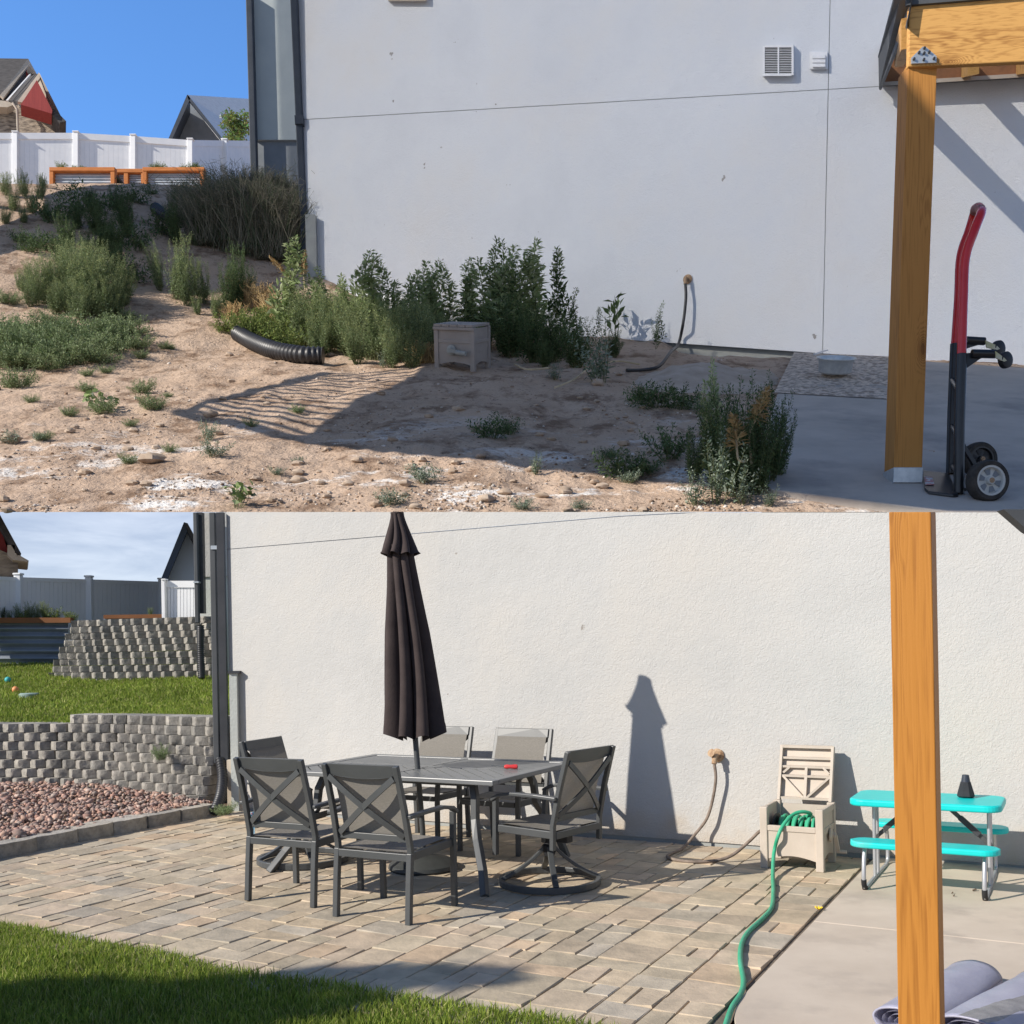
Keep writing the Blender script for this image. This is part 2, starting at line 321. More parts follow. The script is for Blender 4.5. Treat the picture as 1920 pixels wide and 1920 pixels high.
M['stone'] = mat('ledge stone', (.13, .105, .085), (.46, .38, .29), sc=1.6, rough=.95, st=(.7, .7, 3), lo=.36, hi=.62, bump=.5, bsc=2.4, bdist=.2)
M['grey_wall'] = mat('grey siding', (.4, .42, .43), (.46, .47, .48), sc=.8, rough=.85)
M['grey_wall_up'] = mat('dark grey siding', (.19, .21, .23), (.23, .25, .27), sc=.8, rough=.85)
M['navy'] = mat('slate trim', (.035, .045, .06), (.05, .06, .08), sc=1, rough=.6)
M['leaf'] = mat('weed leaf', (.8, .8, .8), (1.1, 1.1, 1.1), sc=2, rough=.7, tint=True, trans=.3, spec=.2)
M['stem'] = mat('weed stem', (.09, .11, .045), (.14, .15, .07), sc=3, rough=.8)
M['dry'] = mat('dry straw', (.46, .36, .22), (.62, .5, .33), sc=2, rough=.9, tint=True)
M['bark'] = mat('bark', (.1, .075, .055), (.16, .12, .09), sc=4, rough=.9)
M['grass'] = mat('grass blade', (.8, .8, .8), (1.15, 1.15, 1.1), sc=2, rough=.65, tint=True, trans=.35, spec=.25)
M['turf'] = mat('turf', (.09, .14, .025), (.14, .19, .035), sc=9, rough=1, bump=.5, bsc=40)
M['rock'] = mat('pink gravel', (.75, .75, .75), (1.1, 1.1, 1.1), sc=25, rough=.9, tint=True)
M['soil'] = mat('dark soil', (.09, .065, .045), (.17, .12, .085), sc=5, rough=1, bump=.6, bsc=14)
M['clod'] = mat('dirt clod', (.34, .25, .18), (.5, .4, .31), sc=3, rough=1, bump=.5, bsc=6)
M['mat_roll'] = mat('lavender plastic film', (.37, .37, .48), (.5, .5, .61), sc=4, rough=.32, spec=.6, trans=.25, bump=.35, bsc=55, bdist=.006)
M['mat_grey'] = mat('grey film', (.17, .165, .17), (.27, .26, .265), sc=18, rough=.4, spec=.5, bump=.5, bsc=75, bdist=.006)
M['white'] = mat('white plastic', (.75, .76, .78), (.8, .8, .82), sc=4, rough=.5)
M['slot'] = mat('dark slot', (.02, .02, .022), (.03, .03, .03), rough=.9)
# ================================================================ LOWER PLACE: the finished patio
# ---------------------------------------------------------------- ground surfaces
def grid_surface(name, fn, nu, nv, m, kind='structure', smooth=True, lower=True):
    mb = MB().quadgrid(fn, nu, nv); return structure(name, mb, m, lower=lower, kind=kind, smooth=60 if smooth else 0)
structure('ground', MB().slab([P(-60, -14, -.06), P(40, -14, -.06), P(40, 40, -.06), P(-60, 40, -.06)][::-1], -.02), M['soil'], lower=True)
structure('patio_base', MB().add([P(-7.8, 4.0, -.013), P(-1.36, 4.0, -.013), P(-1.36, 8.25, -.013), P(-7.8, 8.25, -.013)], [(0, 1, 2, 3)]), M['joint'], lower=True)
def pavers():
    mb = MB(); tones = [(.48, .405, .295), (.51, .415, .295), (.46, .40, .31), (.55, .42, .29), (.45, .395, .315), (.50, .41, .30), (.52, .42, .31), (.47, .40, .30)]
    wts = [5, 5, 3, 2.2, 1.6, 5, 5, 4]
    def stone(a0, a1, b0, b1):
        c = random.choices(tones, wts)[0]; j = random.uniform(.85, 1.1); c = tuple(k * j for k in c)
        z = random.uniform(-.002, .003); e = .0045; r = lambda: random.uniform(-.003, .003)
        tx, ty = random.uniform(-.004, .004), random.uniform(-.004, .004)
        lo = [P(a0, b0, -.028), P(a1, b0, -.028), P(a1, b1, -.028), P(a0, b1, -.028)]
        md = [P(a0 + r() * .6, b0 + r() * .6, z - .0035), P(a1 + r() * .6, b0 + r() * .6, z - .0035), P(a1 + r() * .6, b1 + r() * .6, z - .0035), P(a0 + r() * .6, b1 + r() * .6, z - .0035)]
        tp = [P(a0 + e, b0 + e, z + tx), P(a1 - e, b0 + e, z - tx + ty), P(a1 - e, b1 - e, z - ty), P(a0 + e, b1 - e, z + ty)]
        n = [(0, 1, 5, 4), (1, 2, 6, 5), (2, 3, 7, 6), (3, 0, 4, 7), (4, 5, 9, 8), (5, 6, 10, 9), (6, 7, 11, 10), (7, 4, 8, 11), (8, 9, 10, 11)]
        mb.add(lo + md + tp, n, c)
    a = -7.78
    while a < -1.46:
        w = random.choice([.24, .24, .30, .18]); 
        if a + w > -1.45 - .12: w = -1.43 - a
        b = 3.98 - random.uniform(0, .2); g = .0045
        while b < 8.17:
            l = random.choice([.15, .18, .24, .24, .30])
            e = min(b + l, 8.18)
            if e - b > .05:
                if random.random() < .34 and w > .2:
                    s = a + w * random.choice([.5, .42, .58]); stone(a + g, s - g * .8, b + .001, e - .001); stone(s + g * .8, a + w - g, b + .001, e - .001)
                else: stone(a + g, a + w - g, b + .001, e - .001)
            b += l
        a += w
    structure('patio_paving', mb, M['paver'], lower=True)
pavers()
# concrete pad with a rounded near corner and a shallow control joint
def pad():
    cor = [P(-1.395, 8.22), P(-1.395, 4.72), P(-1.388, 4.6), P(-1.37, 4.5), P(-1.345, 4.4), P(-1.31, 4.3), P(-1.22, 4.1), P(-1.0, 3.8), P(-.9, 1.0), P(7, 1.0), P(7, 8.22)]
    j0, j1 = 6.14, 6.148
    far = [P(-1.395, 8.22), P(-1.395, j1), P(7, j1), P(7, 8.22)]; near = [P(-1.395, j0)] + cor[1:-1] + [P(7, j0)]
    mb = MB(); mb.prism([p + V(0, 0, .012) for p in far], (0, 0, -.1)); mb.prism([p + V(0, 0, .012) for p in near], (0, 0, -.1))
    mb.prism([p + V(0, 0, .004) for p in (P(-1.39, j0), P(7, j0), P(7, j1), P(-1.39, j1))], (0, 0, -.08))
    structure('concrete_pad', mb, M['concrete'], lower=True, bevel=.006)
pad()
# ---------------------------------------------------------------- lawns of single blades
def blades(name, pts, zf, h, w, label, n_tone=((.22, .29, .045), (.29, .35, .06), (.15, .23, .03), (.38, .37, .14)), lean=.5):
    n = len(pts); base = np.array([zf(a, b) for a, b in pts])
    ang = rng.uniform(0, 2 * np.pi, n); hh = h * rng.uniform(.55, 1.25, n); ww = w * rng.uniform(.7, 1.3, n)
    la = rng.uniform(0, 2 * np.pi, n); ln = hh * np.abs(rng.normal(0, lean, n))
    side = np.stack([np.cos(ang), np.sin(ang), np.zeros(n)], 1) * ww[:, None] / 2
    bend = np.stack([np.cos(la), np.sin(la), np.zeros(n)], 1) * ln[:, None]; up = np.array([0, 0, 1.])
    v = np.stack([base - side, base + side, base + side * .8 + bend * .35 + up * hh[:, None] * .55, base - side * .8 + bend * .35 + up * hh[:, None] * .55,
                  base + bend + up * (hh * .95)[:, None]], 1)
    i = np.arange(n)[:, None] * 5
    f = np.concatenate([i + [0, 1, 2], i + [0, 2, 3], i + [3, 2, 4]], 1).reshape(-1, 3)
    tones = np.array(n_tone); k = rng.choice(len(tones), n, p=[.40, .25, .21, .14]); c = tones[k] * rng.uniform(.75, 1.25, (n, 1))
    o = fast_mesh(name, v.reshape(-1, 3), f, M['grass'], np.repeat(c, 3, 0)); LOWER.append(o)
    return tag(o, label, None, None, 'stuff')
def edge_b(a): return 4.03 + .03 * math.sin(a * 2.1) + .02 * math.sin(a * 5.3)
structure('lawn', MB().add([P(-9, 1.2, -.012), P(-1.5, 1.2, -.012), P(-1.5, 4.0, -.012), P(-9, 4.0, -.012)], [(0, 1, 2, 3)]), M['turf'], lower=True)
pts = []
while len(pts) < 95000:
    a = random.uniform(-7.4, -1.55); b = random.uniform(2.35, 4.09)
    if b < edge_b(a) + random.gauss(0, .02) and a < -1.62 + (4.1 - b) * .1: pts.append((a, b))
blades('lawn_grass', pts, lambda a, b: tuple(P(a, b, -.012)), .058, .0058, 'sunlit mown green lawn along the front edge of the patio')
def terrace(px_a, d):   # lawn behind the first block wall
    return None
def front_b(a): return 8.35 if a > -9.6 else 8.35 - min(.55, (-9.6 - a) * .19)
def zt(x, y):
    a, b = V(x, y, 0).dot(E1), V(x, y, 0).dot(E2); k = max(0, b - front_b(a))
    return .91 - .1 * min(1, max(0, (-10.35 - a) / .3)) * (1 - min(1, k / 1.5)) + k * .135 + .075 * max(0, -x - 6) * min(1, k / 2) + .02 * math.sin(x * 1.3) * math.sin(y * .9) * min(1, k)
def tfn(u, v):
    a = -17 + 9.0 * u; b = front_b(a) + 14 * v ** 1.4; p = P(a, b); p.z = zt(p.x, p.y) - .03 * (v == 0); return p
grid_surface('terrace', tfn, 40, 40, M['turf'])
pts = []
while len(pts) < 80000:
    y = 10.5 + 10 * random.random() ** 1.5; x = random.uniform(-.545 * y, -.27 * y)
    pa = V(x, y, 0).dot(E1); pb = V(x, y, 0).dot(E2)
    if pb > front_b(pa) + .03 and pa < -7.98: pts.append((x, y))
blades('terrace_grass', pts, lambda x, y: (x, y, zt(x, y) - .01), .06, .013, 'bright green lawn terrace between the two grey block walls', lean=.55)
# ---------------------------------------------------------------- pink gravel bed
gz = lambda a, b: .10 + .10 * max(0, min(1, (-7.9 - a) / 1.5)) + .02 * math.sin(a * 5) * math.sin(b * 4)
grid_surface('gravel_bed_base', lambda u, v: P(-13 + 5.17 * u, 4.2 + 4.0 * v, gz(-13 + 5.17 * u, 4.2 + 4.0 * v) - .03), 30, 24, M['soil'])
def rocks(name, spots, rad, tones, label, lower=True):
    ico = np.array([(0, 0, 1), (.894, 0, .447), (.276, .851, .447), (-.724, .526, .447), (-.724, -.526, .447), (.276, -.851, .447),
                    (.724, .526, -.447), (-.276, .851, -.447), (-.894, 0, -.447), (-.276, -.851, -.447), (.724, -.526, -.447), (0, 0, -1)])
    fc = np.array([(0, 1, 2), (0, 2, 3), (0, 3, 4), (0, 4, 5), (0, 5, 1), (1, 6, 2), (2, 7, 3), (3, 8, 4), (4, 9, 5), (5, 10, 1), (6, 7, 2), (7, 8, 3), (8, 9, 4),
                   (9, 10, 5), (10, 6, 1), (11, 7, 6), (11, 8, 7), (11, 9, 8), (11, 10, 9), (11, 6, 10)])
    n = len(spots); spots = np.array(spots)
    v = ico[None] * rng.uniform(.65, 1.25, (n, 12, 1)) * rng.uniform(.6, 1.3, (n, 1, 3))
    q = rng.normal(size=(n, 3, 3)); u_, _, vt = np.linalg.svd(q); rot = u_ @ vt
    v = np.einsum('nij,nkj->nki', rot, v) * (rad * rng.lognormal(0, .35, n))[:, None, None] * np.array([1, 1, .75]) + spots[:, None]
    f = (fc[None] + np.arange(n)[:, None, None] * 12).reshape(-1, 3)
    t = np.array(tones); c = t[rng.integers(0, len(t), n)] * rng.uniform(.75, 1.2, (n, 1))
    o = fast_mesh(name, v.reshape(-1, 3), f, M['rock'], np.repeat(c, 20, 0))
    if lower: LOWER.append(o)
    return tag(o, label, None, None, 'stuff')
sp = []
for i in range(9000):
    a = -7.9 - random.random() ** 1.2 * 4.2; b = random.uniform(4.6, 8.05)
    if b > 8.0 + .0 * a: continue
    sp.append(tuple(P(a, b, gz(a, b) + random.uniform(-.012, .012))))
rocks('gravel', sp, .021, [(.42, .25, .19), (.5, .33, .25), (.33, .2, .16), (.46, .36, .3), (.38, .27, .23), (.27, .2, .17)], 'pinkish brown decorative gravel bed below the lower block wall')
# ---------------------------------------------------------------- block walls
def block_wall(name, ends, z0, courses, ch, bl, setback, facet, label, step_left=0, top_from=0, vee=.085, tones=((.31, .29, .26), (.275, .26, .235), (.34, .32, .285), (.245, .235, .215))):
    """ends: plan polyline left to right; each course steps back by setback"""
    mb = MB(); pl = [Vector(e) for e in ends]
    seg = [(pl[i + 1] - pl[i]).length for i in range(len(pl) - 1)]; tot = sum(seg)
    def pt(s):
        for i, l in enumerate(seg):
            if s <= l or i == len(seg) - 1:
                t = (pl[i + 1] - pl[i]).normalized(); return pl[i] + t * s, t
            s -= l
    for c in range(courses):
        s = step_left * c - (bl / 2 if c % 2 else 0) ; s = max(s, step_left * c - bl * .5)
        if c == courses - 1: s = max(s, top_from)
        while s < tot - .02:
            e = min(s + bl * random.uniform(.97, 1.03), tot); a = max(s, step_left * c)
            if e - a > .06:
                (p, t), (q, _) = pt(a + .0015), pt(e - .0015); t = (q - p).normalized(); nrm = V(t.y, -t.x, 0); w = (q - p).length
                back = -nrm * setback * c; zb = z0 + ch * c + .002; zt_ = zb + ch - .006; tn = random.choice(tones); j = random.uniform(.85, 1.12); tn = tuple(k * j for k in tn)
                nu, nv = 10, 4; sd = random.random() * 99
                def fn(u, v):
                    if facet == 'vee': dep = vee * (1 - abs(u - .56) / (.56 if u < .56 else .44)) - .01
                    else: dep = .022 * (1 - (2 * abs(u - .5)) ** 4)
                    edge = min(u, 1 - u, v, 1 - v)
                    if edge > .001: dep += .016 * noise.noise(V(u * 6 + sd, v * 2.4, sd)) + .008 * noise.noise(V(u * 14 + sd, v * 6, sd))
                    else: dep -= .004
                    return p + t * (w * u) + nrm * dep + back + V(0, 0, zb + (zt_ - zb) * v)
                mb.quadgrid(fn, nu, nv, tn)
                bk = -nrm * .3
                tl = tuple(min(1, k * 1.15) for k in tn)
                row = [fn(i / nu, 1) for i in range(nu + 1)]; mb.add(row + [row[-1] + bk, row[0] + bk], [tuple(range(nu + 3))], tl)
                l0 = [fn(0, k / nv) for k in range(nv + 1)]; mb.add(l0 + [l0[-1] + bk, l0[0] + bk], [tuple(range(nv + 3))[::-1]], tn)
                r0 = [fn(1, k / nv) for k in range(nv + 1)]; mb.add(r0 + [r0[-1] + bk, r0[0] + bk], [tuple(range(nv + 3))], tn)
            s = e
    o = mb.build(name, M['block'], lower=True, smooth=35); tag(o, label, 'retaining wall'); return o
block_wall('retaining_wall', [P(-12.6, 7.45), P(-11.2, 7.62), P(-10.35, 7.9), P(-9.6, 8.0), P(-8.06, 7.98)], .06, 9, .1015, .205, .028, 'vee',
           'lower grey split block retaining wall behind the pink gravel bed', top_from=2.35, vee=.07)
block_wall('retaining_wall', [(-7.16, 15.98, 0), (-6.48, 15.6, 0), (-4.25, 14.9, 0)], 1.22, 10, .098, .2, .011, 'vee',
           'upper grey checkered block retaining wall on the lawn below the white fences', step_left=.055)
# curb: a row of blocks beside the patio
def curb():
    mb = MB(); b = 4.55
    while b < 7.75:
        l = random.uniform(.38, .43); j = random.uniform(.85, 1.1); c = tuple(k * j for k in random.choice(((.4, .365, .31), (.35, .325, .285))))
        wv = .02 * math.sin(b * 2.7); sd = random.random() * 50
        def fn(u, v, off=0):
            return P(-7.80 + wv + .03 * (1 - (2 * u - 1) ** 4) + .012 * noise.noise(V(u * 7 + sd, v * 3, sd)), b + .004 + (l - .008) * u, -.02 + .135 * v)
        mb.quadgrid(fn, 8, 3, c)
        top = [fn(i / 8, 1) for i in range(9)]; bk = E1 * -.22
        mb.add(top + [top[-1] + bk, top[0] + bk], [tuple(range(11))], tuple(k * 1.25 for k in c))
        for u in (0, 1):
            e = [fn(u, k / 3) for k in range(4)]; mb.add(e + [e[-1] + bk, e[0] + bk], [tuple(range(6))], c)
        b += l
    o = mb.build('garden_edging', M['block'], lower=True, smooth=35); tag(o, 'low row of grey edging blocks between paving and gravel', 'edging')
curb()
# ---------------------------------------------------------------- the house behind the patio
hl = thing('house', 'cream stucco house wall behind the dining table, with charcoal downspouts at its left corner', 'house', P(-4, 8.2, 0), TH, lower=True)
def top960(a, b):      # the wall stops where the yard above begins
    p = P(a, b); t = Vector((p.x + ROLL_R * 0, p.y, 0)); lo, hi = 0., 8.
    for _ in range(40):
        m = (lo + hi) / 2; q = ROLL @ V(p.x, p.y, m)
        row = YH - (q.z - EYE) / q.y * F
        lo, hi = (m, hi) if row > 960 else (lo, m)
    return lo
WALL_A0 = -7.9
def wall_quad(a0, a1, b, z0, th=.3, dz=0):
    return [P(a0, b, z0), P(a1, b, z0), P(a1, b, top960(a1, b) + dz), P(a0, b, top960(a0, b) + dz)]
# main wall in one sheet of stucco with the control joint as a real groove
def low_wall():
    a0, a1 = WALL_A0, 7.0; g = .0035
    zj = lambda a: 2.745
    mb = MB(); n = 20
    for i in range(n):
        x0 = a0 + (a1 - a0) * i / n; x1 = a0 + (a1 - a0) * (i + 1) / n
        t0, t1 = top960(x0, 8.2), top960(x1, 8.2)
        f = lambda z0a, z0b, z1a, z1b, b: mb.add([P(x0, b, z0a), P(x1, b, z0b), P(x1, b, z1b), P(x0, b, z1a)], [(0, 1, 2, 3)])
        j0, j1 = min(zj(x0), t0), min(zj(x1), t1)
        f(.03, .03, j0 - g, j1 - g, 8.2)
        if t0 > j0 + .001: f(j0 + g, j1 + g, t0, t1, 8.2); f(j0 - g, j1 - g, j0 + g, j1 + g, 8.212)
    mb.add([P(a0, 8.2, .03), P(a0, 8.2, top960(a0, 8.2)), P(a0, 12.2, top960(a0, 8.2)), P(a0, 12.2, .03)], [(0, 1, 2, 3)])
    mb.build('wall', M['stucco_low'], hl)
low_wall()
MB().prism([P(WALL_A0 + .02, 8.215, -.05), P(7, 8.215, -.05), P(7, 8.215, .05), P(WALL_A0 + .02, 8.215, .05)], E2 * .2).build('foundation', M['conc_found'], hl)
# bay of the house set further back, its trim and downspout
def vbar(mb, px0, px1, py0, py1, d, dep):         # an upright bar between two photo columns at distance d
    c = low((px0 + px1) / 2, (py0 + py1) / 2, d); w = abs(px1 - px0) / F * d
    z0 = low((px0 + px1) / 2, py1, d).z; z1 = low((px0 + px1) / 2, py0, d).z
    mb.box((c.x, d + dep / 2, (z0 + z1) / 2), (w, dep, z1 - z0))
m = MB(); vbar(m, 376, 432, 960.6, 1081, 15.1, 1.2); m.build('bay_wall', M['stucco_low'], hl)
m = MB(); vbar(m, 377, 436, 1081.5, 1290, 15.13, 1.2); m.build('bay_foundation', M['bay'], hl)
m = MB(); vbar(m, 371, 380.5, 960.6, 1150, 14.9, .12); m.build('corner_trim', M['spout'], hl)
m = MB(); vbar(m, 363.5, 371, 960.6, 1168, 14.8, .09); ds = m.build('downspout', M['fascia'], hl, bevel=.01)
m = MB(); vbar(m, 362.5, 372, 1090, 1093, 14.78, .12); m.build('bracket', M['zinc'], ds)
m = MB(); vbar(m, 409.5, 423, 960.6, 1435, 10.93, .06); m.build('corner_trim', M['spout'], hl)
m = MB(); vbar(m, 396, 407, 960.6, 1432, 10.98, .06); ds = m.build('downspout', M['fascia'], hl, bevel=.008)
m = MB(); vbar(m, 395, 408, 1023, 1030, 10.97, .07); m.build('bracket', M['zinc'], ds)
m = MB(); vbar(m, 432, 446, 1262, 1530, 10.84, .12); m.build('corner_pier', M['bay'], hl)
m = MB(); vbar(m, 427, 448, 1258, 1263, 10.82, .16); m.build('pier_cap', M['spout'], hl)
m = MB(); vbar(m, 426, 456, 1425, 1532, 10.87, .12); m.build('pier_footing', M['tan_found'], hl)
# corrugated outlet pipes at the foot of each downspout
def corr_pipe(path, r, label, lower=True, pitch=None, n=14):
    pts = spline(path, 40); rr = []; L_ = 0; q = []
    pitch = pitch or r * .55
    tot = sum((pts[i + 1] - pts[i]).length for i in range(len(pts) - 1)); k = int(tot / pitch * 4); acc = 0; j = 0
    for i in range(k + 1):
        s = tot * i / k
        while j < len(pts) - 2 and acc + (pts[j + 1] - pts[j]).length < s: acc += (pts[j + 1] - pts[j]).length; j += 1
        l = (pts[j + 1] - pts[j]).length; q.append(pts[j].lerp(pts[j + 1], min(1, (s - acc) / max(l, 1e-6)))); rr.append(r * (1 if i % 4 in (0, 1) else .86))
    o = MB().tube(q, rr, n).build('drain_pipe', M['pipe'], lower=lower, smooth=50); return tag(o, label, 'pipe')
corr_pipe([low(376, 1172, 14.7), low(376, 1215, 14.7), low(378, 1272, 14.6)], .052, 'black corrugated drain pipe running down the end of the upper block wall')
corr_pipe([low(413, 1424, 10.95), low(417, 1455, 10.85), low(414, 1490, 10.7), low(403, 1522, 10.5)], .055, 'black corrugated drain pipe curving from the downspout onto the paving')
# ---------------------------------------------------------------- hose bib and hoses
def wall_pt(px, py, off=0):                      # point on the patio wall seen at a photo pixel
    qx, qy = px - ROLL_R * (py - YH), py + ROLL_R * (px - CX); dr = V((qx - CX) / F, 1, (YH - qy) / F)
    t = (8.2 - off) / dr.dot(E2); return V(0, 0, EYE) + dr * t
def pave(px, py, z=0):
    qx, qy = px - ROLL_R * (py - YH), py + ROLL_R * (px - CX); t = (z - EYE) / ((YH - qy) / F); return V((qx - CX) / F * t, t, z)
bp_ = wall_pt(1346, 1416)
m = MB(); m.lathe([(.0, -.01), (.05, -.005), (.056, .012), (.035, .03)], bp_, -E2, 16); m.build('spigot', M['rust'], hl, smooth=40)
m = MB(); m.tube([bp_ - E2 * .02, bp_ - E2 * .09 + V(0, 0, -.005)], .02, 10); m.tube([bp_ - E2 * .08 + V(0, 0, .01), bp_ - E2 * .1 + V(0, 0, -.06)], .022, 10)
m.lathe([(.0, 0), (.03, 0), (.034, .012), (.0, .016)], bp_ - E2 * .09 + V(-.02, 0, .025), (-.5, -.5, .3), 10); m.build('tap', M['rust'], hl, smooth=40)
h0 = bp_ - E2 * .1 + V(0, 0, -.05)
pth = spline([h0, wall_pt(1342, 1460, .09), wall_pt(1336, 1500, .08), wall_pt(1325, 1535, .09), wall_pt(1305, 1562, .12), pave(1280, 1590, .02), pave(1252, 1604, .014), pave(1262, 1611, .014), pave(1300, 1616, .014),
              pave(1345, 1613, .02), pave(1375, 1602, .06), pave(1405, 1577, .15), pave(1424, 1559, .22), pave(1440, 1555, .23)], 8)
tag(MB().tube(pth, .0125, 8).build('garden_hose', M['brown_hose'], lower=True, smooth=60), 'weathered brown hose hanging from the wall tap and curling over the paving', 'hose')
m = MB()
# ---------------------------------------------------------------- neighbours seen past the corner
def farfence(name, label, pts, top, bot, d_fn, m_, posts, lower=True, lead=0, side=None, cap=1.0, pw=9, up=False):
    pass
f1 = thing('fence', 'shaded grey looking vinyl privacy fence beyond the upper block wall', 'fence', low(170, 1150, 24), 0, lower=True)
def fdep(px): return 17.9 + (px - 35) * .0104
def fpt(px, py): return low(px, py, fdep(px))
TOPY = lambda px: 1079.5 + px * .0315
m = MB(); xs = [-140, -98, 35, 167, 303]
for i in range(1, len(xs) - 1):
    x0, x1 = xs[i], xs[i + 1]; n = 16
    for k in range(n):
        a = x0 + (x1 - x0) * k / n; b = x0 + (x1 - x0) * (k + 1) / n - .5
        m.slab([fpt(a, TOPY(a) + 8), fpt(b, TOPY(b) + 8), fpt(b, 1200), fpt(a, 1200)], .03)
m.build('boards', M['white_vinyl'], f1)
m = MB()
for i in range(1, len(xs) - 1): m.slab([fpt(xs[i], TOPY(xs[i]) + 1.5), fpt(xs[i + 1], TOPY(xs[i + 1]) + 1.5), fpt(xs[i + 1], TOPY(xs[i + 1]) + 8.5), fpt(xs[i], TOPY(xs[i]) + 8.5)], .06)
m.build('rail', M['white_vinyl'], f1)
for x in xs[1:]:
    c = fpt(x + 2, 1150); zt_ = fpt(x, TOPY(x) - 2).z; m = MB().box((c.x, c.y - .02, (zt_ + 1.6) / 2), (.115, .12, zt_ - 1.6)); po = m.build('post', M['white_vinyl'], f1, bevel=.01)
    MB().box((c.x, c.y - .02, zt_ + .02), (.14, .15, .035)).build('cap', M['white_vinyl'], po, bevel=.012)
f2 = thing('fence', 'bright white vinyl fence panel beside the house corner, above the upper block wall', 'fence', low(340, 1150, 17.75), 0, lower=True)
m = MB(); n = 13
for k in range(n):
    a = 308 + 80 * k / n; b = 308 + 80 * (k + 1) / n - .8; m.slab([low(a, 1101, 15.95), low(b, 1101, 15.95), low(b, 1172, 15.95), low(a, 1172, 15.95)], .03)
m.build('boards', M['white_vinyl'], f2)
m = MB(); m.slab([low(308, 1089, 15.93), low(388, 1089, 15.93), low(388, 1101.5, 15.93), low(308, 1101.5, 15.93)], .05); m.build('rail', M['white_vinyl'], f2)
m = MB(); vbar(m, 303, 309.5, 1087, 1175, 15.87, .1); po = m.build('post', M['white_vinyl'], f2, bevel=.006)
m = MB(); vbar(m, 302, 310.5, 1085, 1087.5, 15.85, .13); m.build('cap', M['white_vinyl'], po, bevel=.006)
def lp(d, *pts): return [low(x, y, d) for x, y in pts]
g2 = thing('house', 'pale grey gabled house with dark rake boards, behind the white fence panel', 'house', low(345, 1100, 25), 0, lower=True)
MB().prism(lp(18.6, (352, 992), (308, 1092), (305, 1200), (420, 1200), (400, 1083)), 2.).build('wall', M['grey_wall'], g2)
m = MB(); m.prism(lp(18.3, (345, 979), (352, 994), (312, 1090), (301, 1088)), 2.); m.build('rake_board', M['navy'], g2)
m = MB(); m.prism(lp(18.3, (345, 979), (352, 981), (408, 1085), (400, 1092), (351, 995)), 2.); m.build('roof', M['shingle_dark'], g2)
r2 = thing('house', 'corner of a red gabled house with dark eaves over the grey fence', 'house', low(20, 1070, 27), 0, lower=True)
MB().prism(lp(19.8, (-60, 975), (0, 985), (14, 1030), (14, 1036), (-60, 1030)), 2.).build('gable_wall', M['barn_red'], r2)
MB().prism(lp(19.6, (-60, 1030), (0, 1031), (20, 1040), (34, 1050), (34, 1100), (-60, 1100)), 2.).build('stone_wall', M['stone'], r2)
MB().prism(lp(19.2, (-60, 900), (-8, 950), (40, 1038), (33, 1042), (0, 988), (-60, 925)), 2.).build('rake_board', M['shingle_dark'], r2)
MB().prism(lp(19.2, (14, 1022), (28, 1022), (28, 1036), (54, 1051), (52, 1053), (24, 1050), (14, 1040)), 2.).build('eave_return', M['trim'], r2)
# planter box on the terrace, with plants
pl = thing('planter_box', 'long raised planter with an orange rim and grey corrugated metal side at the left edge', 'planter', low(40, 1210, 19.5), 0, lower=True)
MB().prism([low(-80, 1158, 17.25), low(132, 1158, 17.25), low(132, 1167.5, 17.25), low(-80, 1168.5, 17.25)], (0, .12, 0)).build('rim', M['rim_low'], pl)
m = MB(); nn = 44
prof = [(1168 + 84 * k / nn, .035 * math.sin(k / nn * math.pi * 2 * 6)) for k in range(nn + 1)]
m.add([low(x, y, 17.35 + o) for y, o in prof for x in (-80, 128)], [(2 * k, 2 * k + 1, 2 * k + 3, 2 * k + 2) for k in range(nn)])
m.add([low(128, 1168, 17.35), low(128, 1168, 18.6), low(128, 1225, 18.6), low(128, 1225, 17.35)], [(0, 1, 2, 3)]); m.build('metal_side', M['corr_low'], pl, smooth=60)
MB().prism([low(-80, 1162, 17.34), low(130, 1162, 17.34), low(130, 1164, 18.6), low(-80, 1164, 18.6)], (0, 0, -.03)).build('soil', M['soil'], pl)
pl = thing('planter_box', 'raised planter whose thin orange rim shows over the top of the upper block wall', 'planter', low(260, 1160, 18.6), 0, lower=True)
MB().prism([low(194, 1153, 16.55), low(372, 1150.5, 16.55), low(372, 1158, 16.55), low(194, 1160, 16.55)], (0, .1, 0)).build('rim', M['rim_low'], pl)
MB().prism([low(194, 1158, 16.6), low(372, 1156, 16.6), low(372, 1195, 16.6), low(194, 1198, 16.6)], (0, 1.6, 0)).build('metal_side', M['corr_low'], pl)
# small things on the terrace
for px, py, d, c, w in ((14, 1229, 15.2, (.06, .4, .4), 'teal'), (28, 1241, 14.4, (.75, .3, .12), 'orange')):
    mm = mat(w + ' ball', c, c, rough=.5); q = low(px, py, d); qq = V(q.x, q.y, zt(q.x, q.y) + .045); q = qq
    tag(MB().lathe([(.045 * math.sin(k * math.pi / 8), -.045 * math.cos(k * math.pi / 8)) for k in range(9)], q, n=14).build('ball', mm, lower=True, smooth=60), f'small {w} ball lying on the terrace grass', 'ball')
q = low(55, 1306, 14.1); q = V(q.x, q.y, zt(q.x, q.y) + .03)
tag(MB().lathe([(.0, .012), (.11, .012), (.13, 0), (.13, -.1)], q, n=20).build('valve_lid', mat('lid', (.22, .3, .27), (.28, .36, .33)), lower=True, smooth=30), 'round grey green valve box lid set in the terrace grass', 'lid')
